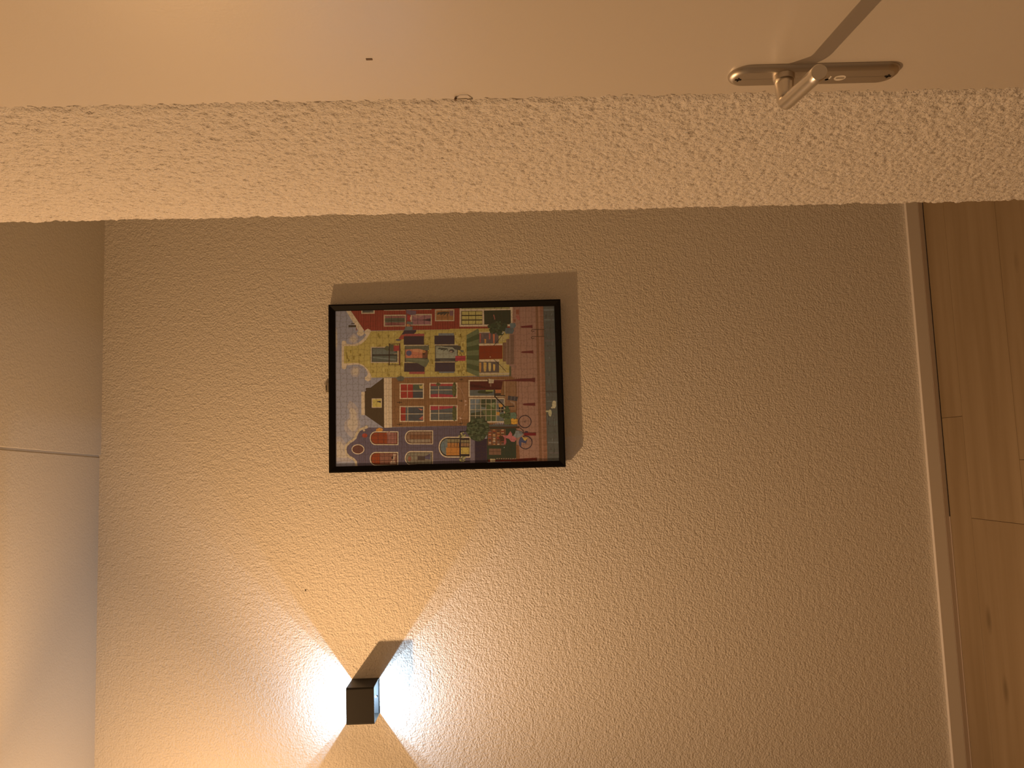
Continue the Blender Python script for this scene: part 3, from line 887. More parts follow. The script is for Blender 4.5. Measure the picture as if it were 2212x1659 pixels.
6c5222 606 -315 605 -344 506 -351 513 -313
927640 1303 -474 1302 -523 1214 -505 1210 -472
765c2a 871 -338 871 -372 752 -368 779 -336
6c5222 1049 -277 1048 -312 953 -318 956 -275
927640 969 -567 969 -601 908 -616 876 -565
927640 881 -605 881 -648 784 -650 789 -603
927640 1079 -278 1079 -313 989 -320 987 -276
6c5222 860 -355 859 -400 779 -394 767 -353
927640 982 -351 981 -401 922 -399 890 -349
6c5222 1158 -418 1158 -464 1093 -471 1066 -416
6c5222 840 -545 839 -575 735 -582 747 -543
927640 1327 -277 1326 -307 1251 -313 1234 -275
6c5222 1545 -431 1544 -477 1424 -476 1451 -429
6c5222 1249 -498 1248 -540 1163 -529 1156 -496
765c2a 1155 -620 1154 -674 1084 -672 1062 -618
6c5222 865 -315 864 -362 749 -355 772 -313
967a4a 1469 -1611 1468 -1626 1375 -1624 1375 -1609
967a4a 1382 -1665 1381 -1680 1288 -1677 1288 -1662
967a4a 1295 -1718 1294 -1733 1201 -1731 1201 -1716
967a4a 1208 -1772 1207 -1787 1114 -1785 1114 -1770
967a4a 1121 -1826 1121 -1841 1027 -1838 1027 -1823
967a4a 1039 -1600 1039 -1615 946 -1613 946 -1598
967a4a 952 -1654 952 -1669 859 -1666 859 -1651
967a4a 866 -1707 865 -1722 772 -1720 772 -1705
967a4a 779 -1761 779 -1776 686 -1773 686 -1759
967a4a 692 -1815 692 -1829 599 -1827 599 -1812
967a4a 611 -1589 611 -1604 518 -1602 518 -1587
967a4a 524 -1643 524 -1658 431 -1655 432 -1640
967a4a 438 -1696 438 -1711 345 -1709 345 -1694
967a4a 351 -1750 351 -1765 258 -1762 259 -1747
563e3e 2308 1162 2269 859 2158 879 2147 1027 2195 1136
7a2a24 2130 1128 2137 1027 1969 1020 1981 1140
9b7c61 2044 1015 2025 1017 2008 1020 1996 1025 1989 1031 1989 1038 1996 1044 2008 1048 2025 1051 2045 1052 2064 1051 2080 1047 2093 1042 2099 1036 2099 1030 2093 1024 2080 1019 2063 1016
50483c 1962 1140 1931 956 1857 976 1882 1159
845237 1834 1046 1819 1050 1805 1060 1796 1076 1791 1095 1791 1116 1797 1135 1807 1150 1820 1160 1836 1164 1851 1160 1864 1150 1874 1134 1879 1114 1879 1094 1873 1075 1863 1059 1849 1049
966232 1844 1090 1836 1092 1830 1098 1825 1107 1822 1118 1822 1129 1825 1140 1830 1149 1837 1154 1845 1156 1853 1154 1859 1148 1864 1139 1866 1129 1866 1117 1863 1106 1858 1098 1852 1092
544c40 1801 1194 1801 977 1686 978 1686 1232
362626 1686 1236 1691 868 1624 878 1577 943 1555 1146 1565 1320 1620 1273
7a3626 1558 1320 1551 1146 1433 1221 1407 1331 1437 1404
483c38 1402 1328 1391 1333 1382 1347 1375 1368 1372 1395 1372 1423 1377 1449 1384 1470 1394 1484 1405 1489 1415 1484 1425 1470 1431 1448 1434 1422 1434 1394 1430 1368 1422 1346 1413 1332
563e3e 2307 1172 1990 1158 1990 1139 2308 1153
8e7254 1214 2236 1199 1407 712 1414 728 2241
322a22 1184 2204 1170 1444 742 1450 757 2208
524c3e 1163 2182 1156 1792 981 1794 988 2184
464234 937 2184 923 1466 761 1468 775 2186
5a5446 914 2177 828 1485 781 1486 878 2178
4e483a 1156 1792 1039 1455 975 1456 981 1794
92704a 991 1547 989 1456 975 1456 976 1547
483f2a 1154 1663 1118 1670 1104 1694 1076 1738 1102 1775 1122 1823 1157 1830 1187 1812 1226 1779 1232 1736 1205 1692 1190 1658
423a28 1198 1543 1166 1548 1137 1579 1117 1610 1143 1650 1167 1673 1200 1672 1244 1664 1272 1649 1264 1608 1266 1574 1240 1539
463c2a 1115 1541 1080 1546 1056 1574 1058 1610 1063 1649 1092 1676 1117 1675 1148 1667 1162 1635 1185 1609 1160 1573 1140 1545
7a2e26 1235 1553 1232 1392 1066 1394 1069 1555
886846 1076 1436 1075 1400 988 1401 989 1438
886846 969 1438 968 1401 881 1402 882 1439
886846 862 1439 861 1403 774 1404 775 1440
32221a 1303 1693 1302 1668 643 1676 644 1701
502a22 1297 1391 1297 1355 637 1364 638 1400
3a281e 1273 1681 1277 1369 1291 1370 1288 1681
3a281e 651 1688 645 1378 660 1378 666 1688
76362c 1582 1222 1572 631 1501 632 1511 1223
342422 1512 1245 1501 641 1241 645 1252 1249
76362c 451 1098 442 638 357 640 367 1099
322322 703 1242 691 638 427 642 440 1246
8e7254 1244 1233 1232 526 1206 526 1219 1233
322822 1215 1220 1202 536 717 544 730 1227
8e7254 731 1240 723 865 705 865 712 1240
8e5036 1127 1203 1118 675 840 679 850 1207
965e3e 1115 1042 1109 693 998 695 1040 970
463c46 994 1015 967 1020 942 1035 925 1058 915 1085 916 1115 926 1142 945 1164 969 1178 997 1183 1025 1178 1049 1163 1067 1140 1076 1112 1076 1083 1066 1056 1047 1033 1022 1019
563222 1062 694 1060 547 838 551 840 698
8e582e 1033 599 1018 602 1005 612 995 625 990 642 990 660 996 677 1006 690 1020 699 1035 702 1050 699 1063 689 1073 676 1078 659 1077 641 1072 624 1062 611 1048 602
42281a 959 615 948 618 938 625 931 636 927 649 927 663 931 676 939 687 949 694 961 696 972 693 982 686 989 675 993 662 993 648 988 635 981 624 971 617
504632 1214 1202 1208 526 1239 498 1077 492 1070 602 1120 822 1109 1203
504932 850 1203 827 680 800 533 744 492 559 602 600 702 696 865 739 1194
5c543c 822 1193 803 680 745 571 759 791 799 1175
5a524a 1576 205 1568 -259 1497 -258 1505 206
342626 1507 326 1497 -273 1231 -267 1241 330
585048 428 207 419 -247 365 -246 374 208
322426 694 325 683 -271 409 -265 421 330
8e7254 1236 331 1223 -371 1197 -370 1210 331
342c26 1206 316 1194 -366 707 -356 720 325
726650 1185 295 1174 -342 808 -334 820 301
8e7254 721 340 709 -286 690 -286 702 340
3e342a 1192 166 1192 -361 1172 -447 1042 -441 1073 -275 1148 -203 1161 19
383228 1114 -54 1137 203 1091 241 1086 -35
383228 1114 -54 1098 130 1060 157 1086 -35
383228 1114 -54 1060 57 1029 73 1086 -35
383228 1114 -54 1022 -16 998 -12 1086 -35
383228 1114 -54 983 -89 966 -96 1086 -35
3a3028 1026 -259 1007 -254 991 -241 979 -220 973 -194 973 -167 980 -142 993 -122 1010 -109 1029 -104 1048 -109 1065 -123 1077 -144 1083 -169 1082 -196 1075 -222 1063 -242 1046 -255
765c48 1009 -204 1000 -201 992 -194 987 -183 984 -170 984 -155 987 -142 993 -132 1001 -125 1010 -122 1019 -125 1027 -132 1032 -143 1035 -157 1035 -171 1032 -184 1026 -194 1018 -201
4e4636 1055 -441 1040 -542 979 -532 995 -449
463c30 793 173 733 -370 729 174
7e2b2b 877 -286 872 -589 723 -586 729 -283
702426 803 -284 797 -587 770 -587 775 -284
8e7254 1586 -981 1575 -1608 1545 -1607 1556 -980
4e3c34 1556 -993 1546 -1596 1224 -1588 1235 -986
9b7c61 1227 -973 1214 -1707 1158 -1706 1172 -972
803e2e 1544 -1021 1532 -1069 1263 -1055 1264 -1023
96602e 1374 -1158 1361 -1221 1242 -1208 1243 -1166
844232 1539 -1302 1527 -1354 1352 -1341 1352 -1306
924e30 1519 -1422 1506 -1485 1237 -1468 1238 -1426
624c40 1524 -1108 1512 -1130 1411 -1124 1412 -1109
5c483c 1517 -1536 1505 -1558 1255 -1548 1255 -1533
632611 1168 -981 1166 -1698 756 -1695 758 -982
703018 1142 -1054 1131 -1668 1122 -1667 1133 -1054
966e4a 834 -1311 833 -1348 807 -1347 808 -1310
9b7c61 751 -967 739 -1602 676 -1600 688 -966
4a3a30 684 -984 672 -1589 346 -1581 358 -977
8e7254 351 -962 332 -1889 276 -1887 295 -961
8e5e2e 665 -993 653 -1056 516 -1053 368 -1039 369 -997 487 -989
987038 666 -1127 654 -1212 526 -1209 387 -1191 388 -1134 499 -1123
927446 654 -1271 642 -1352 523 -1349 393 -1333 394 -1278 498 -1267
9e7438 605 -1411 593 -1470 502 -1468 400 -1455 401 -1416 483 -1408
927850 657 -1596 654 -1786 643 -1785 646 -1596
927850 1478 -1617 1473 -1919 1465 -1919 1470 -1617
927850 626 -1595 622 -1811 610 -1810 615 -1595
927850 1461 -1617 1456 -1904 1449 -1904 1454 -1616
927850 594 -1594 589 -1836 578 -1836 583 -1594
927850 1444 -1616 1439 -1888 1432 -1888 1437 -1616
927850 563 -1594 559 -1783 548 -1783 551 -1593
927850 1427 -1616 1423 -1873 1415 -1873 1420 -1615
927850 531 -1593 527 -1808 516 -1808 520 -1593
927850 1410 -1615 1406 -1858 1399 -1857 1403 -1615
927850 499 -1592 495 -1833 484 -1833 488 -1592
927850 1394 -1615 1390 -1842 1382 -1842 1386 -1615
927850 468 -1591 464 -1781 453 -1780 457 -1591
927850 1377 -1614 1373 -1827 1366 -1827 1369 -1614
927850 436 -1590 432 -1806 421 -1805 425 -1590
927850 1360 -1614 1357 -1812 1349 -1811 1353 -1614
927850 405 -1590 400 -1831 389 -1831 394 -1589
927850 1343 -1613 1340 -1796 1333 -1796 1336 -1613
927850 373 -1589 369 -1778 358 -1778 362 -1588
927850 1326 -1613 1323 -1781 1316 -1781 1319 -1613
927850 342 -1588 337 -1803 326 -1803 331 -1588
927850 1310 -1613 1307 -1765 1299 -1765 1302 -1612
927850 310 -1587 305 -1828 294 -1828 299 -1587
927850 1293 -1612 1290 -1750 1283 -1750 1285 -1612
5e3f2d 1248 -1717 1246 -1820 672 -1805 674 -1702
70503e 1343 -1819 1343 -1837 597 -1818 598 -1799
614432 1352 -1838 1351 -1920 577 -1899 579 -1817
745442 1473 -1923 1472 -1945 521 -1920 521 -1897
5c402f 1480 -1945 1478 -2054 504 -2027 506 -1919
704e3e 577 -1899 584 -2026 470 -2116 502 -1949
2c2016 1570 -1762 1351 -1602 1343 -1614 1561 -1774
2c2016 1352 -1602 1172 -1443 1162 -1454 1342 -1614
2c2016 739 -1433 568 -1602 579 -1612 749 -1444
2c2016 568 -1601 370 -1782 380 -1793 578 -1612
464028 521 -1894 520 -1946 220 -1938 221 -1886
524e30 1504 -636 1685 -978 1610 -1013 1527 -1011 1524 -974 1381 -633
3c3c22 1381 -633 1524 -974 1519 -1011 1366 -1008 1362 -970 1258 -630
524e30 1258 -630 1362 -970 1358 -1007 1205 -1004 1202 -967 1135 -628
3c3c22 1135 -628 1202 -967 1197 -1004 1044 -1000 1041 -963 1012 -625
524e30 1012 -625 1041 -963 1036 -1000 883 -996 880 -959 890 -623
3c3c22 890 -623 880 -959 876 -996 723 -993 720 -956 767 -620
524e30 767 -620 720 -956 715 -993 563 -989 560 -952 645 -617
3c3c22 645 -617 560 -952 555 -989 403 -985 400 -948 522 -615
524e30 522 -615 400 -948 395 -985 243 -982 240 -945 400 -612
32311e 1743 -1456 1720 -1469 1697 -1438 1677 -1406 1689 -1365 1686 -1321 1707 -1286 1719 -1273 1746 -1274 1767 -1259 1792 -1307 1803 -1322 1808 -1368 1798 -1400 1789 -1438 1766 -1453
32311e 1775 -1795 1745 -1709 1704 -1710 1697 -1624 1682 -1533 1704 -1445 1718 -1379 1741 -1311 1783 -1276 1815 -1333 1836 -1404 1861 -1452 1886 -1538 1866 -1624 1832 -1680 1807 -1730
32311e 1717 -1856 1665 -1851 1639 -1828 1583 -1764 1601 -1717 1601 -1650 1630 -1600 1678 -1574 1722 -1564 1776 -1583 1800 -1610 1846 -1661 1829 -1723 1839 -1788 1823 -1837 1775 -1870
32311e 1626 -1717 1595 -1713 1563 -1653 1532 -1619 1545 -1529 1551 -1450 1574 -1402 1591 -1360 1633 -1303 1665 -1323 1700 -1398 1728 -1449 1709 -1533 1719 -1615 1685 -1678 1657 -1720
32311e 1532 -1757 1503 -1754 1479 -1725 1473 -1675 1465 -1639 1482 -1591 1493 -1561 1510 -1535 1535 -1548 1564 -1546 1576 -1555 1587 -1595 1591 -1642 1601 -1678 1574 -1713 1560 -1762
32311e 1592 -1521 1569 -1504 1544 -1472 1527 -1452 1522 -1417 1527 -1384 1550 -1346 1568 -1331 1595 -1335 1618 -1324 1644 -1347 1651 -1380 1666 -1420 1652 -1459 1634 -1476 1615 -1509
3e3c26 1466 -1627 1453 -1615 1450 -1589 1459 -1569 1474 -1569 1482 -1590 1479 -1616
3e3c26 1528 -1733 1516 -1719 1513 -1689 1523 -1666 1537 -1666 1545 -1690 1541 -1720
3e3c26 1675 -1476 1659 -1459 1655 -1420 1667 -1389 1686 -1389 1697 -1421 1692 -1460
2c2a1a 1669 -1413 1652 -1399 1648 -1367 1660 -1341 1680 -1342 1691 -1368 1686 -1399
2c2a1a 1783 -1763 1762 -1751 1758 -1727 1772 -1709 1796 -1709 1810 -1729 1804 -1753
3e3c26 1553 -1454 1537 -1438 1534 -1403 1545 -1376 1563 -1376 1573 -1404 1569 -1439
3e3c26 1833 -1556 1819 -1541 1816 -1508 1826 -1481 1842 -1482 1851 -1508 1847 -1541
2c2a1a 1595 -1810 1581 -1794 1578 -1758 1588 -1730 1604 -1730 1613 -1759 1609 -1794
2c2a1a 1799 -1702 1784 -1689 1780 -1662 1792 -1640 1809 -1640 1820 -1663 1816 -1690
3e3c26 1740 -1669 1725 -1654 1722 -1622 1733 -1596 1750 -1597 1761 -1623 1756 -1655
2c2a1a 1545 -1492 1531 -1478 1528 -1446 1538 -1421 1554 -1421 1564 -1447 1559 -1478
3e3c26 1550 -1706 1529 -1689 1524 -1652 1540 -1622 1563 -1623 1578 -1653 1572 -1690
2c2a1a 1768 -1745 1756 -1733 1753 -1706 1762 -1685 1776 -1685 1784 -1707 1781 -1733
2c2a1a 1588 -1535 1573 -1523 1570 -1496 1581 -1475 1598 -1475 1608 -1497 1604 -1524
2c2a1a 1824 -1562 1802 -1551 1797 -1526 1813 -1507 1838 -1508 1853 -1528 1847 -1552
3e3c26 1713 -1625 1700 -1612 1698 -1584 1707 -1562 1721 -1563 1729 -1585 1725 -1613
3e3c26 1815 -1624 1793 -1609 1788 -1576 1804 -1550 1828 -1550 1843 -1577 1837 -1610
2c2a1a 1553 -1710 1535 -1696 1531 -1666 1544 -1642 1564 -1643 1577 -1667 1572 -1697
3e3c26 1617 -1593 1597 -1577 1592 -1542 1607 -1514 1630 -1515 1643 -1543 1638 -1578
2c2a1a 1700 -1526 1678 -1510 1673 -1474 1689 -1446 1714 -1446 1729 -1475 1723 -1511
3e3c26 1672 -1630 1653 -1617 1649 -1588 1663 -1566 1684 -1566 1697 -1590 1692 -1618
2c2a1a 1598 -1704 1586 -1686 1583 -1646 1592 -1614 1606 -1614 1614 -1646 1610 -1687
3e3c26 1772 -1671 1750 -1653 1746 -1614 1761 -1583 1785 -1584 1799 -1615 1793 -1654
3e3c26 1873 -1678 1850 -1666 1845 -1640 1861 -1620 1886 -1621 1901 -1641 1896 -1667
3e3c26 1662 -1546 1645 -1532 1641 -1500 1653 -1475 1672 -1476 1684 -1501 1679 -1533
2c2a1a 1618 -1653 1599 -1637 1594 -1603 1609 -1576 1631 -1576 1644 -1604 1639 -1638
2c2a1a 1691 -1542 1671 -1527 1666 -1494 1681 -1468 1704 -1469 1718 -1495 1712 -1528
3e3c26 1671 -1557 1658 -1543 1655 -1513 1664 -1488 1679 -1489 1688 -1513 1684 -1544
3e3c26 1872 -1586 1851 -1570 1846 -1536 1861 -1508 1884 -1509 1899 -1537 1893 -1571
3e3c26 1726 -1390 1711 -1376 1707 -1344 1719 -1319 1736 -1320 1747 -1345 1742 -1377
504e46 1829 -1938 1830 -2097 1751 -2123 1673 -2074 1697 -1944
484640 1690 -1813 1686 -2037 1601 -2063 1509 -2014 1512 -1808 1587 -1782
8c785c 1533 -1687 1588 -1745 1578 -1782 1495 -1714
804636 2061 -2122 2069 -2225 1918 -2259 1909 -2221 1957 -2147
70422e 1940 -2044 1948 -2128 1854 -2116 1874 -2061
703c28 2240 -2136 2238 -2230 2088 -2226 2089 -2132
54211c 1707 -2243 1733 -2300 1753 -2564 1761 -2616 1664 -2621 1676 -2561 1680 -2299
54211c 943 -2241 968 -2298 982 -2560 992 -2616 891 -2623 904 -2557 916 -2296
3a261c 1610 -2616 1604 -2976 1621 -2977 1627 -2616
3a261c 1400 -2609 1394 -2970 1411 -2970 1417 -2610
462c20 1609 -2758 1406 -2752 1406 -2767 1608 -2773
462c20 1606 -2923 1403 -2917 1403 -2932 1606 -2938
3a261c 1624 -2616 1604 -2575 1564 -2570 1544 -2614 1563 -2677 1579 -2672 1561 -2614 1573 -2584 1593 -2588 1609 -2623
3a261c 1412 -2610 1392 -2569 1352 -2564 1332 -2608 1350 -2670 1367 -2666 1349 -2608 1361 -2578 1381 -2582 1397 -2617
664226 264 1621 246 -205 -1206 -176 -1199 1626
664226 246 -177 225 -1946 87 -2088 -801 -2083 -1066 -1902 -1222 -1203 -1215 -148
5e3a20 264 1598 263 1583 -1168 1601 -1167 1616
5e3a20 262 1535 262 1520 -1169 1539 -1169 1554
5e3a20 261 1473 261 1457 -1171 1476 -1170 1491
5e3a20 260 1410 259 1394 -1172 1414 -1172 1429
5e3a20 258 1347 258 1332 -1174 1351 -1173 1366
5e3a20 257 1284 257 1269 -1175 1289 -1175 1304
5e3a20 256 1221 256 1206 -1177 1226 -1177 1241
5e3a20 255 1158 254 1143 -1178 1164 -1178 1179
5e3a20 253 1095 253 1080 -1180 1101 -1180 1116
5e3a20 252 1032 252 1017 -1182 1038 -1181 1053
5e3a20 251 969 250 954 -1183 976 -1183 991
5e3a20 249 906 249 891 -1185 913 -1184 928
5e3a20 248 843 248 827 -1186 850 -1186 865
5e3a20 247 780 246 764 -1188 787 -1187 803
5e3a20 246 717 245 701 -1189 725 -1189 740
5e3a20 244 653 244 638 -1191 662 -1190 677
5e3a20 243 590 243 575 -1192 599 -1192 614
5e3a20 242 527 241 512 -1194 536 -1194 551
5e3a20 240 464 240 448 -1195 473 -1195 489
5e3a20 239 401 239 385 -1197 410 -1197 426
5e3a20 238 337 237 322 -1199 348 -1198 363
5e3a20 236 274 236 259 -1200 285 -1200 300
5e3a20 235 211 235 195 -1202 222 -1201 237
5e3a20 234 147 233 132 -1203 159 -1203 174
5e3a20 232 84 232 69 -1205 96 -1204 111
5e3a20 231 21 231 5 -1206 33 -1206 48
5e3a20 230 -43 230 -58 -1208 -30 -1208 -15
5e3a20 229 -106 228 -122 -1209 -93 -1209 -78
5e3a20 227 -170 227 -185 -1211 -156 -1211 -141
5e3a20 226 -233 226 -248 -1213 -219 -1212 -204
5e3a20 225 -297 224 -312 -1214 -283 -1214 -267
5e3a20 223 -360 223 -375 -1216 -346 -1215 -330
5e3a20 222 -424 222 -439 -1217 -409 -1217 -394
5e3a20 221 -487 220 -503 -1219 -472 -1218 -457
5e3a20 219 -551 219 -566 -1220 -535 -1220 -520
5e3a20 218 -614 218 -630 -1222 -599 -1222 -583
5e3a20 217 -678 216 -693 -1223 -662 -1223 -646
5e3a20 215 -742 215 -757 -1225 -725 -1225 -710
5e3a20 214 -805 214 -821 -1227 -788 -1226 -773
5e3a20 213 -869 212 -884 -1228 -852 -1228 -836
5e3a20 211 -933 211 -948 -1230 -915 -1229 -900
5e3a20 210 -996 210 -1012 -1231 -978 -1231 -963
5e3a20 209 -1060 209 -1076 -1233 -1042 -1232 -1026
5e3a20 208 -1124 207 -1139 -1234 -1105 -1234 -1090
5e3a20 206 -1188 206 -1203 -1236 -1169 -1236 -1153
5e3a20 205 -1252 205 -1267 -1238 -1232 -1237 -1217
5e3a20 204 -1315 203 -1331 -1239 -1296 -1239 -1280
5e3a20 202 -1379 202 -1395 -1241 -1359 -1240 -1344
5e3a20 201 -1443 201 -1459 -1242 -1423 -1242 -1407
5e3a20 200 -1507 199 -1523 -1244 -1486 -1243 -1471
5e3a20 198 -1571 198 -1587 -1245 -1550 -1245 -1534
5e3a20 197 -1635 197 -1651 -1247 -1613 -1247 -1598
5e3a20 196 -1699 195 -1715 -1249 -1677 -1248 -1662
5e3a20 194 -1763 194 -1779 -1250 -1741 -1250 -1725
5e3a20 193 -1827 193 -1843 -1252 -1804 -1251 -1789
5e3a20 192 -1891 191 -1907 -1253 -1868 -1253 -1852
5e3a20 190 -1955 190 -1971 -1255 -1932 -1254 -1916
5e3a20 189 -2019 189 -2035 -1256 -1995 -1256 -1980
5e3a20 188 -2083 187 -2099 -1258 -2059 -1258 -2044
5e3a20 186 -2148 186 -2163 -1260 -2123 -1259 -2107
5e3c22 -514 797 -515 770 -606 772 -605 799
6c462a -576 365 -576 339 -667 340 -666 367
6c462a -533 373 -534 347 -629 348 -629 375
5e3c22 -934 379 -935 352 -996 353 -995 380
6c462a -99 -356 -100 -383 -189 -381 -188 -354
6c462a -803 279 -804 253 -851 253 -850 280
6c462a 165 -540 164 -567 78 -565 78 -538
5e3c22 -587 741 -587 714 -666 715 -666 742
5e3c22 -332 -462 -333 -489 -427 -487 -426 -460
6c462a -259 983 -259 957 -305 957 -305 984
5e3c22 -1104 845 -1104 818 -1187 820 -1186 846
5e3c22 -367 -340 -367 -367 -439 -365 -438 -338
6c462a -334 251 -335 224 -425 226 -425 252
5e3c22 -1073 -7 -1074 -34 -1169 -32 -1168 -5
5e3c22 5 -8 5 -35 -89 -33 -89 -6
6c462a -577 -427 -578 -454 -653 -452 -652 -425
6c462a -154 -590 -155 -617 -197 -616 -196 -589
6c462a -1166 -321 -1167 -348 -1225 -347 -1224 -320
6c462a -1002 1118 -1002 1091 -1057 1092 -1056 1119
6c462a -998 -168 -999 -195 -1072 -193 -1071 -166
5e3c22 -302 -169 -302 -195 -372 -194 -372 -167
6c462a -169 -467 -169 -494 -265 -492 -265 -465
6c462a 141 655 141 628 47 630 48 657
5e3c22 -188 -558 -189 -585 -236 -584 -236 -557
5e3c22 -959 1161 -960 1135 -1019 1136 -1018 1162
5e3c22 -955 986 -956 960 -1020 961 -1020 987
6c462a -666 283 -667 256 -741 257 -740 284
5e3c22 -491 -495 -492 -522 -567 -520 -566 -493
5e3c22 -1085 -69 -1086 -95 -1180 -93 -1179 -67
6c462a -532 278 -533 251 -616 253 -616 280
5e3c22 -222 -587 -222 -614 -296 -612 -296 -585
5e3c22 153 61 152 34 87 36 87 62
5e3c22 -263 -18 -263 -45 -344 -43 -343 -16
6c462a 175 1182 175 1155 81 1156 81 1183
5e3c22 -391 771 -392 744 -440 745 -440 772
5e3c22 -812 898 -813 872 -868 872 -867 899
6c462a -840 548 -841 521 -935 523 -934 549
6c462a 50 -32 49 -59 -27 -57 -27 -30
5e3c22 -211 735 -212 708 -287 709 -287 736
5e3c22 -588 1056 -588 1029 -665 1031 -665 1057
6c462a -886 828 -887 801 -930 802 -929 828
5e3c22 -75 -137 -76 -164 -130 -163 -129 -136
6c462a 184 -225 183 -252 126 -251 127 -224
5e3c22 -582 -300 -583 -327 -641 -326 -640 -299
5e3c22 109 -299 109 -326 36 -325 36 -298
5e3c22 -486 461 -486 434 -551 435 -551 462
5e3c22 -173 64 -174 37 -214 38 -213 64
5e3c22 -36 468 -37 441 -129 442 -129 469
5e3c22 -1164 -369 -1164 -396 -1234 -394 -1234 -368
6c462a -789 -572 -790 -599 -871 -597 -870 -570
5e3c22 -707 -299 -707 -326 -777 -324 -776 -297
5e3c22 -988 -391 -989 -417 -1034 -416 -1033 -390
6c462a 203 774 202 747 112 748 113 775
6c462a -588 -417 -589 -444 -655 -443 -654 -416
6c462a -452 1011 -452 984 -529 985 -528 1012
6c462a -343 268 -343 241 -401 242 -401 269
5e3c22 -960 778 -961 751 -1045 752 -1045 779
6c462a -52 1113 -53 1087 -122 1088 -121 1114
5e3c22 -12 -276 -12 -303 -104 -301 -104 -274
6c462a -931 -238 -932 -265 -998 -263 -997 -236
5e3c22 -325 183 -326 156 -379 157 -378 184
6c462a -496 99 -496 73 -562 74 -561 101
6c462a 230 -207 229 -234 146 -232 146 -205
5e3c22 190 1138 189 1111 94 1112 95 1139
5e3c22 107 -348 107 -375 50 -374 50 -347
5e3c22 -246 652 -247 626 -319 627 -318 654
5e3c22 -22 564 -23 537 -86 538 -85 565
5e3c22 252 987 251 961 167 962 168 989
5e3c22 179 181 179 154 105 156 106 183
6c462a -306 -207 -306 -234 -381 -233 -380 -206
704a2e 85 -318 78 -655 -1035 -631 -1009 -315
3a2919 280 1849 -1226 1859 -819 2422 -128 2426 -87 2381 -58 2403 -20 2389 -14 2257
9b7c61 -132 2525 -134 2423 -823 2429 -821 2531
9b7c61 275 1855 264 1621 -1212 1632 -1218 1859
8c7056 271 1785 271 1766 -1214 1784 -1214 1802
a68468 271 1750 270 1728 -1213 1746 -1213 1768
886c52 265 1674 265 1663 -1211 1681 -1211 1693
9b7c61 -335 2220 -342 1921 -620 1924 -613 2223
8e7338 -359 2198 -364 1940 -599 1943 -593 2200
2c2222 -423 2062 -416 1996 -410 1954 -471 1955 -454 2006 -446 2059
9b7c61 96 1387 81 662 -387 670 -371 1393
464038 61 1353 47 693 -356 700 -341 1359
73261c 63 1353 55 991 -351 997 -343 1359
3e3c2a 51 991 45 695 -114 726 -89 974
8c703e 23 810 2 743 49 695 -89 697 -74 792
38322e -160 994 -166 704 -357 707 -351 997
8e7254 65 1166 64 1147 -349 1153 -349 1172
8e7254 -129 1364 -143 692 -162 693 -148 1364
9b7c61 -581 1396 -598 665 -1071 673 -1053 1403
464038 -616 1363 -631 696 -1039 703 -1023 1368
70261c -616 1363 -619 1218 -1025 1224 -1021 1368
3a3430 -621 1134 -631 700 -1037 707 -1027 1140
804232 -981 835 -889 704 -1013 707
8c4e3a -656 859 -698 701 -735 755
8e7254 -613 1163 -613 1144 -1032 1150 -1032 1169
8e7254 -808 1373 -824 696 -843 696 -827 1373
9b7c61 91 501 73 -332 -390 -322 -371 509
464038 56 467 39 -300 -359 -292 -342 474
782c26 58 465 41 -302 -26 -301 -10 466
7a2a2a -253 470 -245 231 -303 -295 -357 -294 -340 472
8e7254 58 235 58 216 -351 223 -351 242
8e7254 -115 478 -132 -301 -151 -300 -134 478
9b7c61 -576 505 -596 -328 -1070 -318 -1050 513
464038 -612 471 -629 -296 -1039 -288 -1020 478
7a2a2a -608 477 -625 -295 -668 -294 -718 240 -726 479
8e7254 -609 243 -610 224 -1030 232 -1029 251
8e7254 -812 482 -830 -296 -850 -296 -831 482
463e22 -146 -305 -227 -300 -307 -278 -343 -257 -354 -233 -351 -207 -305 -186 -221 -176 -143 -175 -43 -181 13 -192 71 -217 91 -241 95 -264 30 -287 -58 -287
524828 -134 -268 -149 -259 -152 -241 -141 -227 -125 -227 -116 -242 -119 -260
3c361e -128 -310 -139 -301 -141 -280 -133 -263 -121 -263 -114 -280 -117 -301
3c361e -106 -275 -116 -262 -118 -234 -110 -211 -98 -211 -91 -234 -95 -263
3c361e -128 -311 -141 -301 -143 -280 -134 -263 -120 -263 -112 -281 -115 -302
3c361e -118 -215 -134 -206 -137 -185 -126 -168 -108 -169 -97 -186 -102 -206
3c361e -93 -261 -106 -253 -109 -236 -100 -222 -84 -223 -75 -237 -79 -254
3c361e -142 -280 -151 -272 -153 -255 -146 -242 -136 -242 -129 -256 -132 -272
3c361e -187 -273 -197 -265 -199 -248 -192 -235 -181 -235 -175 -249 -178 -266
524828 -108 -241 -124 -233 -128 -214 -116 -200 -98 -200 -87 -215 -92 -234
524828 -159 -279 -171 -269 -174 -249 -165 -233 -151 -233 -143 -250 -147 -270
524828 27 -258 13 -246 10 -217 20 -195 37 -195 47 -218 43 -246
3c361e -25 -301 -40 -290 -43 -265 -32 -246 -15 -246 -5 -266 -9 -290
3c361e 29 -259 14 -251 10 -232 21 -218 39 -218 50 -233 45 -251
3c361e 13 -243 3 -232 1 -209 8 -191 20 -191 26 -210 23 -233
3c361e -26 -314 -40 -301 -43 -274 -33 -253 -17 -253 -7 -275 -11 -302
524828 -26 -273 -35 -264 -37 -245 -30 -230 -20 -230 -14 -246 -16 -265
524828 -19 -259 -34 -248 -38 -222 -26 -202 -9 -202 1 -223 -3 -248
524828 -307 -244 -321 -233 -324 -210 -314 -192 -298 -193 -288 -211 -292 -234
3c361e -280 -280 -294 -271 -297 -252 -287 -237 -271 -237 -261 -253 -265 -271
524828 -271 -270 -282 -257 -284 -229 -276 -207 -263 -207 -255 -230 -259 -258
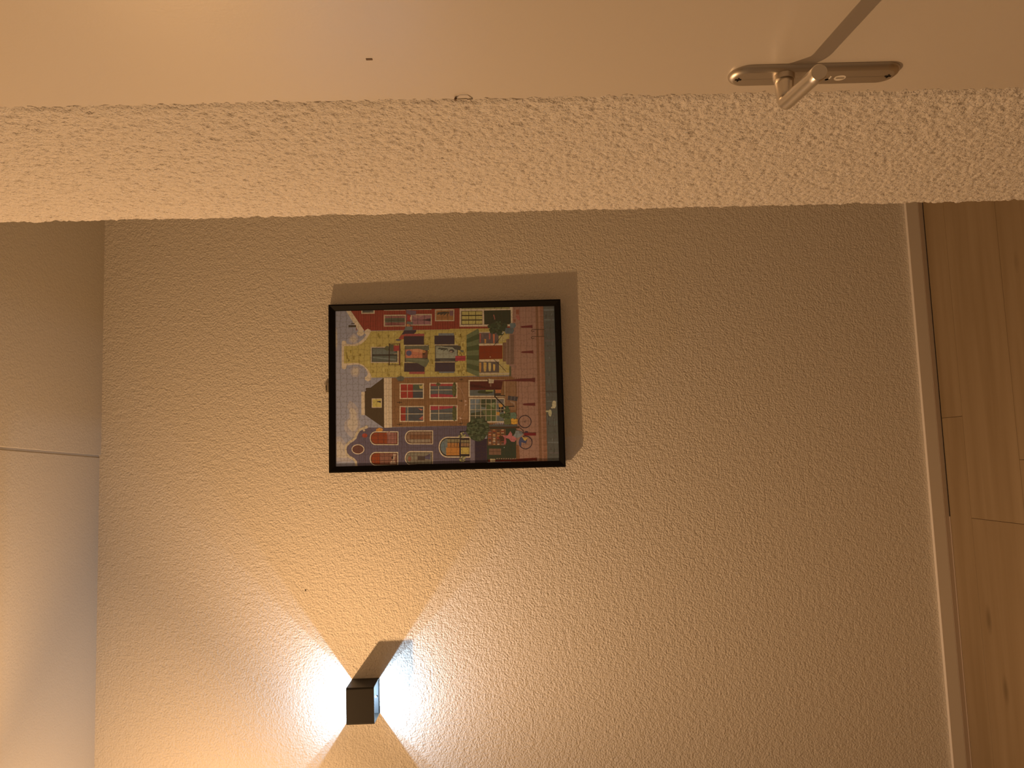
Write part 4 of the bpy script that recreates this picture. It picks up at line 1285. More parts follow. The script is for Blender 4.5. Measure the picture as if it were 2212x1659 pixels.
524828 -287 -294 -298 -284 -300 -261 -292 -243 -279 -244 -272 -262 -275 -284
3c361e -286 -271 -301 -263 -304 -245 -294 -231 -277 -232 -268 -246 -272 -263
524828 -235 -259 -248 -248 -251 -225 -241 -206 -227 -207 -218 -226 -222 -249
3c361e -321 -257 -335 -248 -338 -230 -328 -216 -313 -216 -303 -231 -307 -249
463e22 -836 -292 -934 -276 -990 -269 -1069 -241 -1064 -218 -1058 -198 -985 -175 -907 -170 -833 -168 -742 -170 -691 -178 -629 -200 -606 -227 -640 -252 -695 -270 -752 -284
524828 -823 -276 -836 -268 -839 -249 -830 -235 -815 -235 -806 -250 -810 -268
524828 -858 -285 -871 -272 -874 -244 -864 -222 -849 -222 -839 -245 -844 -272
524828 -833 -246 -844 -235 -846 -211 -838 -191 -825 -192 -818 -211 -821 -236
3c361e -838 -255 -847 -243 -849 -217 -842 -197 -831 -197 -825 -218 -828 -243
3c361e -816 -202 -825 -191 -827 -169 -820 -151 -810 -152 -804 -170 -807 -192
524828 -834 -206 -845 -198 -847 -181 -839 -168 -827 -168 -819 -182 -822 -199
3c361e -832 -243 -847 -232 -850 -208 -839 -189 -822 -190 -812 -209 -816 -233
3c361e -829 -279 -839 -268 -840 -243 -833 -224 -822 -224 -816 -244 -819 -268
524828 -835 -302 -851 -291 -854 -267 -843 -248 -826 -249 -816 -268 -820 -292
3c361e -838 -277 -853 -266 -856 -243 -845 -224 -828 -225 -818 -244 -822 -267
3c361e -734 -258 -748 -250 -751 -232 -741 -218 -725 -218 -715 -233 -719 -250
524828 -701 -209 -714 -199 -717 -177 -707 -159 -692 -159 -683 -177 -687 -199
3c361e -677 -235 -688 -226 -691 -207 -683 -191 -670 -192 -663 -207 -666 -227
3c361e -691 -230 -705 -218 -708 -191 -697 -170 -681 -170 -672 -192 -676 -219
524828 -663 -224 -672 -215 -673 -195 -667 -180 -657 -180 -651 -196 -654 -215
3c361e -675 -244 -686 -232 -688 -205 -680 -184 -668 -185 -661 -206 -664 -232
3c361e -698 -233 -711 -224 -714 -207 -705 -193 -689 -193 -680 -208 -684 -225
524828 -984 -224 -997 -214 -1000 -192 -990 -174 -975 -175 -966 -193 -970 -215
3c361e -996 -215 -1008 -205 -1010 -184 -1002 -168 -988 -168 -980 -185 -984 -206
524828 -983 -217 -995 -204 -998 -175 -988 -153 -974 -153 -966 -176 -970 -204
524828 -993 -265 -1003 -256 -1005 -237 -997 -222 -986 -222 -979 -237 -982 -257
3c361e -956 -238 -967 -230 -969 -212 -961 -197 -948 -198 -941 -212 -944 -230
3c361e -994 -289 -1008 -276 -1011 -247 -1000 -225 -984 -225 -975 -248 -979 -277
3c361e -945 -239 -958 -226 -961 -197 -951 -175 -936 -175 -927 -198 -931 -227
484032 233 1244 191 1270 168 1311 169 1361 168 1421 201 1449 238 1486 272 1469 296 1414 322 1359 306 1299 275 1261
3c2c1e 171 1476 166 1257 155 1257 159 1476
483c24 34 153 11 185 -12 212 -6 260 9 297 37 310 63 293 86 259 79 209 59 177
342216 -483 1475 -486 1313 -469 1313 -465 1475
342216 -441 1403 -510 1404 -510 1387 -442 1386
342216 -1137 1483 -1141 1322 -1124 1322 -1120 1483
342216 -1096 1412 -1165 1413 -1165 1396 -1097 1395
342216 156 -387 154 -503 171 -503 174 -387
342216 195 -441 133 -440 133 -457 194 -458
342216 -482 -374 -485 -489 -468 -489 -465 -374
342216 -444 -428 -506 -426 -506 -444 -445 -445
342216 -1152 -360 -1155 -475 -1138 -475 -1135 -360
342216 -1114 -414 -1175 -412 -1176 -429 -1115 -431
8a6248 -24 -332 -141 -435 -325 -517 -516 -541 -764 -517 -913 -438 -958 -352 -966 -357 -919 -445 -766 -526 -516 -551 -322 -526 -136 -443 -18 -339
8a6248 -954 -379 -1185 -450 -1413 -446 -1413 -455 -1183 -460 -952 -388
967058 -454 -538 -483 -610 -508 -537
967058 -566 -545 -594 -617 -620 -544
967058 -964 -383 -993 -455 -1018 -382
9b7c61 147 -664 125 -1749 -385 -1736 -361 -653
664226 108 -702 86 -1738 -350 -1727 -327 -693
4a443a -158 -696 -166 -1426 -339 -1422 -327 -693
431c14 104 -702 80 -1688 -165 -1639 -158 -696
361610 19 -700 -16 -1000 -98 -1250 -126 -1617 -145 -1597 -116 -1172 -67 -698
322e1a -227 -1377 -253 -1367 -263 -1320 -287 -1209 -271 -1122 -263 -995 -242 -932 -217 -925 -189 -950 -169 -1025 -174 -1115 -165 -1228 -188 -1303 -203 -1409
6e6432 -168 -1171 -173 -1402 -218 -1401 -212 -1170
864a2a -171 -1461 -170 -1627 -267 -1625 -267 -1478
2a201c -276 -1448 -280 -1617 -324 -1615 -321 -1447
68442a 94 -1754 87 -2098 -801 -2073 -793 -1731
825c42 84 -1764 -784 -1750 -784 -1758 84 -1771
825c42 83 -1818 -785 -1805 -785 -1812 83 -1826
825c42 82 -1872 -787 -1859 -787 -1866 82 -1880
825c42 81 -1927 -788 -1913 -788 -1921 80 -1934
825c42 79 -1981 -789 -1967 -789 -1975 79 -1989
825c42 78 -2035 -790 -2021 -790 -2029 78 -2043
9b7c61 -392 -668 -416 -1735 -1154 -1716 -1128 -652
504c40 -431 -706 -454 -1705 -1111 -1688 -1087 -691
58544e -431 -706 -438 -991 -696 -869 -769 -698
343220 -438 -991 -449 -1473 -614 -1449 -705 -1254 -661 -1024
424224 -550 -1181 -556 -1470 -1094 -1457 -1087 -1168
383422 -846 -712 -780 -1175 -1087 -1168 -1075 -692
605e3c -609 -1257 -536 -1432 -709 -1408
4e4a2c -777 -1041 -742 -1176 -933 -1133
54463e -449 -1473 -454 -1695 -561 -1692 -557 -1509
92602c -573 -1532 -580 -1673 -680 -1664 -703 -1563
241e1a -693 -1544 -687 -1695 -840 -1679 -851 -1563
96642c -825 -1460 -837 -1571 -927 -1561 -921 -1457
94764a -690 -1602 -690 -1614 -848 -1610 -848 -1598
8e7254 -427 -854 -427 -869 -1098 -854 -1098 -839
8e7254 -430 -1008 -431 -1024 -1102 -1008 -1102 -993
8e7254 -434 -1166 -434 -1182 -1106 -1166 -1105 -1150
8e7254 -437 -1321 -438 -1336 -1110 -1320 -1109 -1304
8e7254 -441 -1469 -441 -1485 -1113 -1468 -1113 -1452
8e7254 -566 -695 -589 -1705 -604 -1705 -581 -695
8e7254 -736 -691 -760 -1701 -775 -1700 -752 -691
8e7254 -914 -687 -938 -1696 -954 -1696 -930 -687
382e2a -352 -1832 -398 -2125 -524 -2094 -479 -1817
50423a -370 -1920 -374 -1940 -499 -1921 -493 -1901
50423a -372 -2027 -376 -2046 -501 -2027 -495 -2008
765842 -512 -1897 -569 -2031 -646 -2019 -645 -2000 -597 -1992 -546 -1877
261c16 -161 -1418 -379 -1423 -378 -1450 -160 -1445
261c16 -357 -1436 -370 -1749 -343 -1751 -330 -1438
261c16 -373 -1421 -723 -1741 -702 -1764 -352 -1444
2a1e18 -691 -1738 -686 -2013 -659 -2013 -664 -1738
3c3e24 -797 -1877 -827 -1888 -855 -1855 -879 -1821 -855 -1785 -852 -1739 -819 -1715 -793 -1717 -754 -1734 -745 -1741 -718 -1789 -724 -1827 -738 -1852 -767 -1867
3c3e24 -952 -1956 -982 -1878 -1024 -1871 -1026 -1789 -1034 -1707 -1003 -1637 -980 -1597 -943 -1561 -905 -1566 -884 -1646 -878 -1720 -870 -1790 -872 -1855 -913 -1909
3c3e24 -1047 -1911 -1086 -1906 -1102 -1887 -1141 -1840 -1120 -1803 -1110 -1751 -1080 -1725 -1043 -1723 -1000 -1734 -970 -1766 -975 -1804 -958 -1851 -992 -1882 -1010 -1926
3c3e24 -719 -1843 -740 -1841 -762 -1822 -781 -1807 -767 -1780 -758 -1759 -738 -1752 -717 -1747 -688 -1740 -677 -1758 -658 -1785 -654 -1810 -681 -1835 -692 -1846
32321e -1014 -1854 -1027 -1840 -1030 -1811 -1020 -1788 -1005 -1789 -997 -1812 -1001 -1841
48482a -786 -1833 -799 -1820 -802 -1790 -792 -1767 -777 -1767 -768 -1791 -772 -1821
32321e -914 -1874 -933 -1864 -937 -1843 -923 -1826 -902 -1827 -889 -1844 -894 -1865
48482a -979 -1800 -1000 -1787 -1005 -1759 -990 -1736 -966 -1737 -951 -1760 -957 -1788
32321e -819 -1799 -833 -1790 -836 -1769 -826 -1753 -810 -1754 -800 -1770 -804 -1790
32321e -909 -1735 -928 -1726 -932 -1706 -919 -1690 -898 -1690 -885 -1707 -890 -1727
48482a -981 -1903 -997 -1890 -1001 -1862 -989 -1839 -970 -1839 -959 -1863 -964 -1891
48482a -992 -1742 -1008 -1727 -1011 -1694 -999 -1668 -982 -1668 -971 -1695 -976 -1727
48482a -875 -1807 -896 -1795 -900 -1772 -885 -1753 -862 -1754 -847 -1773 -853 -1797
48482a -835 -1888 -850 -1878 -854 -1855 -842 -1838 -825 -1839 -814 -1856 -819 -1878
48482a -854 -1836 -869 -1819 -871 -1782 -860 -1753 -843 -1753 -833 -1783 -838 -1820
32321e -981 -1725 -997 -1713 -1000 -1687 -988 -1667 -971 -1667 -960 -1688 -964 -1714
48482a -1041 -1784 -1062 -1768 -1066 -1735 -1051 -1708 -1027 -1709 -1013 -1736 -1019 -1770
48482a -910 -1696 -924 -1681 -927 -1651 -916 -1626 -901 -1627 -891 -1651 -896 -1682
48482a -905 -1847 -925 -1832 -929 -1800 -914 -1775 -892 -1775 -879 -1801 -885 -1833
32321e -1018 -1724 -1030 -1713 -1032 -1688 -1023 -1669 -1009 -1670 -1001 -1689 -1005 -1714
32321e -883 -1847 -901 -1834 -905 -1807 -892 -1786 -872 -1787 -860 -1808 -865 -1835
48482a -786 -1735 -808 -1722 -812 -1694 -797 -1673 -773 -1673 -759 -1696 -765 -1723
32321e -886 -1904 -901 -1891 -903 -1861 -893 -1838 -876 -1839 -866 -1862 -871 -1891
48482a -1045 -1796 -1060 -1782 -1063 -1751 -1052 -1727 -1034 -1727 -1024 -1752 -1029 -1783
48482a -976 -1697 -987 -1681 -989 -1645 -980 -1616 -968 -1617 -960 -1646 -964 -1682
32321e -987 -1784 -1002 -1772 -1005 -1748 -994 -1728 -977 -1729 -968 -1749 -972 -1773
4e523c -864 -1888 -854 -2043 -955 -2079 -1050 -2041 -1043 -1883
4c4626 -1061 -1689 -1047 -1892 -1210 -1898 -1205 -1695
a06c26 -1047 -1898 -1029 -1970 -1068 -1988 -1050 -2037 -1061 -2099 -1195 -2091 -1212 -1975 -1191 -1908
49393a -1218 1859 -1212 -176 -2345 -152 -2345 2665 -2171 2697 -2100 2766 -2010 2896 -1892 2968 -1760 2967 -1649 2880 -1559 2733 -1448 2657 -1317 2603 -1244 2486 -1201 2335
49393a -1211 -148 -1218 -838 -2345 -812 -2345 -126
3f3032 -1280 2580 -1280 2565 -2325 2575 -2324 2590
3f3032 -1281 2528 -1281 2513 -2326 2522 -2326 2537
3f3032 -1282 2475 -1283 2460 -2328 2470 -2327 2485
3f3032 -1284 2422 -1284 2407 -2329 2417 -2329 2432
3f3032 -1285 2369 -1285 2354 -2331 2365 -2330 2380
3f3032 -1286 2317 -1287 2302 -2332 2312 -2332 2327
3f3032 -1288 2264 -1288 2249 -2333 2259 -2333 2275
3f3032 -1289 2211 -1289 2196 -2335 2207 -2335 2222
3f3032 -1290 2158 -1291 2143 -2336 2154 -2336 2169
3f3032 -1292 2106 -1292 2090 -2338 2102 -2337 2117
3f3032 -1293 2053 -1293 2038 -2339 2049 -2339 2064
3f3032 -1294 2000 -1295 1985 -2341 1997 -2340 2012
3f3032 -1296 1947 -1296 1932 -2342 1944 -2342 1959
3f3032 -1297 1894 -1297 1879 -2344 1891 -2343 1906
3f3032 -1222 1840 -1223 1825 -2345 1839 -2345 1854
3f3032 -1224 1787 -1224 1772 -2345 1786 -2345 1801
3f3032 -1225 1734 -1225 1719 -2345 1733 -2345 1748
3f3032 -1226 1682 -1227 1666 -2345 1680 -2345 1696
3f3032 -1228 1629 -1228 1613 -2345 1628 -2345 1643
3f3032 -1229 1576 -1229 1560 -2345 1575 -2345 1590
3f3032 -1230 1523 -1231 1507 -2345 1522 -2345 1537
3f3032 -1232 1470 -1232 1454 -2345 1469 -2345 1485
3f3032 -1233 1417 -1233 1401 -2345 1417 -2345 1432
3f3032 -1234 1363 -1235 1348 -2345 1364 -2345 1379
3f3032 -1236 1310 -1236 1295 -2345 1311 -2345 1326
3f3032 -1237 1257 -1237 1242 -2345 1258 -2345 1273
3f3032 -1238 1204 -1239 1189 -2345 1205 -2345 1220
3f3032 -1240 1151 -1240 1136 -2345 1152 -2345 1168
3f3032 -1241 1098 -1241 1083 -2345 1100 -2345 1115
3f3032 -1242 1045 -1243 1030 -2345 1047 -2345 1062
3f3032 -1244 992 -1244 976 -2345 994 -2345 1009
3f3032 -1245 938 -1245 923 -2345 941 -2345 956
3f3032 -1246 885 -1247 870 -2345 888 -2345 903
3f3032 -1247 832 -1248 817 -2345 835 -2345 850
3f3032 -1249 779 -1249 764 -2345 782 -2345 797
3f3032 -1250 726 -1251 710 -2345 729 -2345 744
3f3032 -1251 672 -1252 657 -2345 676 -2345 691
3f3032 -1253 619 -1253 604 -2345 623 -2345 638
3f3032 -1254 566 -1254 551 -2345 570 -2345 585
3f3032 -1255 512 -1256 497 -2345 517 -2345 532
3f3032 -1257 459 -1257 444 -2345 464 -2345 479
3f3032 -1258 406 -1258 391 -2345 411 -2345 426
3f3032 -1259 352 -1260 337 -2345 357 -2345 373
3f3032 -1261 299 -1261 284 -2345 304 -2345 319
3f3032 -1262 246 -1262 230 -2345 251 -2345 266
3f3032 -1263 192 -1264 177 -2345 198 -2345 213
3f3032 -1265 139 -1265 124 -2345 145 -2345 160
3f3032 -1266 85 -1266 70 -2345 92 -2345 107
3f3032 -1267 32 -1268 17 -2345 38 -2345 54
3f3032 -1269 -21 -1269 -37 -2345 -15 -2345 0
3f3032 -1270 -75 -1270 -90 -2345 -68 -2345 -53
3f3032 -1271 -128 -1272 -144 -2345 -121 -2345 -106
3f3032 -1216 -186 -1216 -202 -2336 -179 -2335 -164
3f3032 -1217 -240 -1217 -255 -2337 -233 -2337 -217
3f3032 -1218 -294 -1219 -309 -2339 -286 -2338 -271
3f3032 -1220 -347 -1220 -362 -2340 -339 -2340 -324
3f3032 -1221 -401 -1221 -416 -2342 -393 -2341 -377
3f3032 -1222 -454 -1223 -470 -2343 -446 -2343 -431
3f3032 -1224 -508 -1224 -523 -2345 -499 -2344 -484
3f3032 -1225 -562 -1225 -577 -2345 -553 -2345 -538
3f3032 -1226 -615 -1227 -631 -2345 -606 -2345 -591
3f3032 -1227 -669 -1228 -684 -2345 -660 -2345 -644
3f3032 -1229 -723 -1229 -738 -2345 -713 -2345 -698
3f3032 -1230 -776 -1231 -792 -2345 -767 -2345 -751
8e7254 -1155 2391 -1176 2478 -1228 2612 -1355 2703 -1474 2740 -1532 2810 -1593 2916 -1703 3018 -1825 3048 -1973 3011 -2072 2917 -2141 2796 -2202 2738 -2345 2719 -2338 2648 -2177 2672 -2085 2754 -2015 2875 -1941 2949 -1824 2977 -1740 2957 -1649 2870 -1591 2769 -1513 2680 -1389 2640 -1285 2567 -1245 2455 -1225 2373
8e7254 -1182 2335 -1197 2338 -1211 2347 -1220 2361 -1225 2379 -1225 2397 -1219 2414 -1209 2428 -1195 2437 -1179 2440 -1164 2437 -1150 2427 -1140 2413 -1136 2396 -1136 2378 -1142 2361 -1152 2347 -1166 2338
8e7254 -1280 2418 -1290 2421 -1299 2427 -1306 2436 -1309 2447 -1309 2458 -1305 2469 -1298 2478 -1289 2484 -1278 2486 -1268 2484 -1259 2478 -1253 2469 -1249 2458 -1249 2446 -1253 2435 -1260 2426 -1270 2420
762e1f -1431 2356 -1453 2361 -1472 2375 -1485 2396 -1492 2422 -1492 2449 -1483 2475 -1469 2496 -1449 2509 -1427 2514 -1405 2509 -1386 2495 -1372 2474 -1365 2448 -1366 2421 -1374 2395 -1389 2374 -1409 2360
9b7c61 -1836 2448 -1874 2455 -1909 2474 -1938 2505 -1960 2544 -1974 2590 -1977 2639 -1971 2688 -1955 2734 -1931 2773 -1900 2802 -1864 2821 -1826 2827 -1788 2820 -1753 2801 -1724 2771 -1701 2731 -1688 2686 -1684 2636 -1690 2587 -1706 2542 -1731 2503 -1762 2473 -1798 2454
4c2b20 -1835 2473 -1867 2478 -1897 2495 -1922 2522 -1941 2556 -1952 2596 -1955 2639 -1950 2681 -1936 2721 -1915 2755 -1889 2781 -1859 2797 -1826 2803 -1794 2797 -1765 2780 -1740 2754 -1721 2719 -1710 2679 -1707 2637 -1712 2594 -1725 2554 -1746 2520 -1773 2494 -1803 2478
985e26 -1329 2110 -1245 2090 -1211 2014 -1230 1920 -1282 1892 -1333 1949 -1354 2025 -1358 2091
9b7c61 -1718 2118 -1710 2162 -1689 2203 -1656 2238 -1614 2265 -1564 2282 -1512 2287 -1460 2281 -1412 2263 -1370 2235 -1339 2199 -1320 2158 -1314 2113 -1331 1441 -1736 1446
281a16 -1694 2112 -1687 2150 -1669 2186 -1640 2216 -1603 2240 -1560 2254 -1515 2259 -1469 2253 -1427 2238 -1391 2214 -1364 2183 -1348 2147 -1343 2108 -1359 1466 -1711 1470
682a14 -1677 2111 -1671 2146 -1654 2179 -1628 2207 -1594 2228 -1555 2241 -1513 2246 -1472 2240 -1433 2226 -1401 2204 -1376 2176 -1360 2143 -1356 2108 -1372 1483 -1693 1487
704234 -1366 1770 -1373 1496 -1685 1500 -1678 1774
7a4e3e -1356 1789 -1321 1694 -1416 1676 -1471 1762
3a221a -1354 2039 -1354 2030 -1687 2033 -1686 2043
3a221a -1358 1869 -1358 1860 -1691 1864 -1691 1873
3a221a -1361 1756 -1361 1747 -1694 1751 -1694 1760
3a221a -1363 1661 -1364 1652 -1696 1656 -1696 1666
3a221a -1366 1567 -1366 1557 -1699 1562 -1699 1571
3a221a -1416 2229 -1435 1476 -1445 1476 -1426 2230
3a221a -1558 2231 -1577 1478 -1587 1478 -1567 2231
9b7c61 -2324 2124 -2316 2168 -2295 2209 -2262 2244 -2220 2271 -2171 2288 -2118 2293 -2067 2287 -2019 2269 -1978 2242 -1947 2206 -1928 2164 -1922 2120 -1940 1453 -2343 1458
281a16 -2300 2118 -2293 2157 -2274 2192 -2246 2223 -2209 2246 -2166 2260 -2121 2265 -2076 2259 -2034 2244 -1999 2220 -1972 2189 -1955 2153 -1950 2114 -1967 1477 -2318 1482
682810 -2283 2118 -2277 2153 -2260 2185 -2234 2213 -2200 2234 -2161 2247 -2120 2252 -2078 2247 -2040 2233 -2008 2211 -1983 2182 -1968 2149 -1963 2114 -1980 1495 -2300 1499
623a2a -1971 1985 -1984 1495 -2293 1499 -2279 1988
806048 -2246 1706 -2172 1629 -1994 1599 -1997 1504 -2174 1573 -2289 1508 -2293 1687
1e1614 -2096 1657 -2051 1609 -2117 1600 -2153 1638
3a221a -1959 2140 -1959 2131 -2290 2134 -2290 2144
3a221a -1963 1999 -1963 1989 -2294 1993 -2294 2003
3a221a -1967 1858 -1967 1848 -2298 1852 -2298 1862
3a221a -1970 1735 -1970 1726 -2301 1730 -2301 1739
3a221a -1973 1613 -1973 1603 -2305 1607 -2304 1617
3a221a -2038 2236 -2059 1488 -2068 1488 -2048 2236
3a221a -2170 2237 -2190 1490 -2200 1490 -2179 2237
9b7c61 -1723 1081 -1715 1126 -1693 1167 -1660 1203 -1617 1230 -1567 1247 -1514 1252 -1461 1245 -1412 1227 -1371 1199 -1339 1162 -1319 1120 -1314 1075 -1330 413 -1740 420
281a16 -1698 1075 -1691 1114 -1673 1150 -1644 1181 -1606 1204 -1563 1219 -1517 1223 -1471 1218 -1428 1202 -1392 1177 -1364 1145 -1347 1109 -1342 1069 -1358 438 -1715 444
664630 -1681 1074 -1675 1110 -1658 1143 -1631 1171 -1597 1193 -1557 1206 -1515 1210 -1473 1205 -1434 1190 -1401 1168 -1376 1139 -1360 1105 -1356 1069 -1371 455 -1697 461
5c3822 -1440 1109 -1455 501 -1579 503 -1563 1110
705842 -1581 1149 -1579 503 -1674 504 -1677 1093
3a221a -1351 1093 -1351 1083 -1689 1089 -1688 1098
3a221a -1354 979 -1354 970 -1692 975 -1691 984
3a221a -1357 875 -1357 865 -1694 871 -1694 880
3a221a -1359 770 -1359 761 -1697 766 -1697 776
3a221a -1362 666 -1362 656 -1700 662 -1700 671
3a221a -1365 561 -1365 552 -1702 557 -1702 567
3a221a -1433 1194 -1452 449 -1461 449 -1442 1194
3a221a -1566 1196 -1585 452 -1594 452 -1575 1196
9b7c61 -2338 1087 -2330 1132 -2308 1175 -2274 1211 -2230 1238 -2180 1255 -2126 1260 -2073 1254 -2023 1235 -1981 1207 -1949 1170 -1929 1127 -1923 1081 -1941 425 -2345 433
281a16 -2314 1081 -2306 1120 -2287 1157 -2258 1189 -2220 1213 -2176 1228 -2129 1232 -2082 1226 -2039 1210 -2002 1185 -1974 1153 -1957 1115 -1952 1075 -1969 451 -2331 457
60503c -2297 1080 -2290 1116 -2273 1150 -2246 1179 -2211 1201 -2170 1215 -2127 1219 -2084 1213 -2045 1199 -2011 1176 -1985 1146 -1970 1112 -1965 1075 -1981 468 -2314 474
40343a -2121 740 -2005 501 -2184 504 -2160 703
382a22 -2080 881 -2086 663 -2199 665 -2193 883
6c3e2c -2150 1070 -2176 1073 -2198 1082 -2215 1095 -2223 1112 -2223 1129 -2213 1145 -2196 1157 -2173 1166 -2147 1168 -2122 1165 -2099 1156 -2083 1143 -2074 1126 -2075 1109 -2084 1093 -2101 1081 -2124 1072
3a221a -1961 1102 -1961 1093 -2304 1098 -2304 1107
3a221a -1964 988 -1964 979 -2307 984 -2307 994
3a221a -1966 884 -1967 875 -2310 880 -2310 890
3a221a -1969 780 -1969 771 -2313 776 -2313 786
3a221a -1972 676 -1972 666 -2316 672 -2315 681
3a221a -1975 571 -1975 562 -2319 568 -2318 577
3a221a -2057 1203 -2077 462 -2086 462 -2066 1203
3a221a -2189 1205 -2209 464 -2219 465 -2198 1205
9b7c61 -2141 4 -2129 72 -2097 134 -2047 188 -1982 228 -1907 253 -1828 260 -1749 250 -1675 222 -1613 180 -1565 124 -1536 60 -1527 -8 -1545 -693 -2160 -679
241a16 -2108 -2 -2097 58 -2068 114 -2023 161 -1966 197 -1900 219 -1829 226 -1758 217 -1693 192 -1637 154 -1595 105 -1569 48 -1562 -12 -1578 -665 -2125 -653
544e42 -2066 5 -2056 58 -2031 106 -1993 147 -1943 178 -1885 197 -1824 203 -1762 195 -1706 174 -1658 141 -1621 98 -1598 49 -1592 -4 -1592 -7 -2066 2
685436 -1601 -7 -1618 -649 -1722 -647 -1706 -5
7e4c24 -1710 -5 -1719 -348 -1848 -346 -1839 -2
865022 -1847 36 -1857 -355 -2085 -350 -2074 40
8c6c32 -1849 -388 -1855 -644 -2074 -639 -2067 -383
704c30 -1727 -390 -1734 -646 -1837 -644 -1830 -388
4c4c46 -1818 53 -1863 58 -1903 70 -1932 89 -1947 112 -1947 135 -1930 157 -1900 175 -1860 186 -1814 190 -1769 185 -1730 172 -1700 153 -1685 131 -1686 107 -1702 85 -1732 67 -1773 56
30201a -1594 -106 -1595 -118 -1832 -113 -1832 -102
30201a -1597 -211 -1597 -223 -1835 -218 -1834 -207
30201a -1599 -297 -1600 -309 -1837 -304 -1837 -292
30201a -1604 -488 -1605 -500 -1842 -495 -1842 -483
30201a -1606 -565 -1606 -576 -1844 -571 -1844 -560
30201a -1685 -5 -1702 -647 -1713 -647 -1696 -5
584644 -1548 -687 -1552 -823 -2345 -805 -2345 -669
261a1e -1373 -375 -1374 -409 -2285 -390 -2284 -356
241a1a -1369 -375 -1376 -666 -1399 -665 -1392 -374
241a1a -1605 -370 -1612 -661 -1635 -660 -1628 -369
241a1a -1827 -365 -1835 -656 -1858 -655 -1850 -365
241a1a -2049 -361 -2057 -651 -2080 -650 -2072 -360
241a1a -2257 -356 -2265 -646 -2288 -646 -2280 -356
7a683c -1522 -473 -1539 -460 -1542 -433 -1530 -412 -1511 -413 -1499 -434 -1504 -461
7a683c -1441 -446 -1458 -434 -1462 -408 -1449 -387 -1430 -388 -1419 -409 -1424 -435
8c7648 -1523 -534 -1536 -526 -1539 -509 -1529 -496 -1515 -496 -1506 -510 -1509 -527
504a2a -1522 -554 -1533 -544 -1535 -521 -1527 -503 -1515 -504 -1508 -522 -1511 -544
8c7648 -1473 -461 -1487 -449 -1490 -424 -1480 -404 -1463 -404 -1454 -425 -1458 -450
504a2a -1511 -572 -1520 -558 -1522 -527 -1515 -502 -1504 -502 -1498 -527 -1501 -558
8c7648 -1531 -483 -1543 -473 -1546 -450 -1537 -432 -1522 -432 -1514 -451 -1518 -473
7a683c -1568 -496 -1582 -487 -1585 -466 -1575 -450 -1559 -451 -1549 -467 -1553 -487
504a2a -1490 -511 -1505 -503 -1508 -486 -1498 -473 -1482 -474 -1472 -487 -1476 -504
7a683c -1487 -554 -1499 -545 -1502 -525 -1493 -509 -1479 -509 -1471 -526 -1475 -546
8c7648 -1433 -450 -1445 -441 -1448 -422 -1438 -406 -1424 -407 -1416 -423 -1420 -442
7a683c -1416 -505 -1428 -495 -1430 -472 -1422 -454 -1408 -454 -1401 -472 -1404 -495
8c7648 -1508 -530 -1518 -522 -1520 -504 -1513 -489 -1502 -490 -1495 -504 -1498 -522
7a683c -1492 -473 -1508 -462 -1512 -439 -1500 -421 -1481 -421 -1470 -440 -1475 -463
7a683c -1516 -385 -1530 -375 -1533 -353 -1523 -336 -1507 -336 -1498 -354 -1502 -376
504a2a -1512 -444 -1522 -436 -1524 -420 -1517 -407 -1506 -407 -1499 -420 -1502 -437
7a683c -1515 -391 -1523 -382 -1524 -364 -1518 -349 -1510 -349 -1505 -364 -1507 -383
504a2a -1511 -464 -1521 -453 -1523 -428 -1515 -408 -1504 -408 -1498 -428 -1501 -453
7a683c -1515 -375 -1527 -365 -1530 -343 -1521 -326 -1506 -326 -1497 -344 -1501 -366
7a683c -1492 -392 -1499 -385 -1501 -371 -1495 -360 -1487 -360 -1482 -372 -1484 -386
504a2a -1561 -394 -1574 -387 -1577 -371 -1568 -359 -1553 -359 -1544 -372 -1548 -387
504a2a -1541 -448 -1554 -440 -1556 -423 -1547 -410 -1534 -410 -1525 -424 -1529 -441
8c7648 -2168 -533 -2182 -523 -2184 -503 -2174 -487 -2159 -487 -2150 -504 -2154 -524
8c7648 -2225 -419 -2236 -405 -2238 -376 -2230 -353 -2218 -353 -2211 -377 -2214 -406
504a2a -2134 -488 -2150 -474 -2153 -442 -2141 -417 -2123 -417 -2113 -443 -2118 -474
7a683c -2244 -441 -2259 -432 -2263 -413 -2252 -398 -2235 -398 -2225 -414 -2229 -433
504a2a -2249 -444 -2258 -432 -2259 -405 -2252 -383 -2242 -384 -2236 -405 -2239 -432
8c7648 -2262 -493 -2273 -479 -2275 -447 -2267 -422 -2254 -422 -2247 -448 -2251 -480
7a683c -2244 -527 -2253 -514 -2255 -486 -2247 -464 -2237 -464 -2231 -487 -2234 -515
8c7648 -2178 -480 -2189 -472 -2192 -455 -2183 -441 -2171 -441 -2163 -455 -2166 -472
504a2a -2134 -535 -2143 -523 -2145 -496 -2138 -474 -2127 -475 -2121 -496 -2125 -524
7a683c -2128 -447 -2141 -437 -2144 -417 -2134 -401 -2119 -401 -2110 -418 -2114 -438
7a683c -2163 -409 -2175 -399 -2177 -379 -2169 -363 -2156 -363 -2148 -379 -2151 -400
7a683c -2196 -507 -2210 -497 -2213 -477 -2203 -461 -2187 -461 -2177 -478 -2181 -498
7a683c -2145 -526 -2157 -518 -2160 -500 -2151 -486 -2137 -486 -2129 -501 -2133 -519
7a683c -2199 -492 -2214 -482 -2218 -461 -2206 -444 -2189 -444 -2178 -462 -2183 -483
504a2a -2197 -432 -2211 -425 -2214 -409 -2204 -397 -2188 -397 -2179 -410 -2183 -426
504a2a -2212 -390 -2222 -379 -2225 -354 -2216 -334 -2204 -334 -2197 -354 -2200 -379
504a2a -2221 -416 -2228 -409 -2230 -394 -2224 -381 -2215 -382 -2210 -394 -2213 -409
504a2a -2205 -392 -2214 -383 -2216 -364 -2209 -349 -2199 -349 -2193 -365 -2196 -383
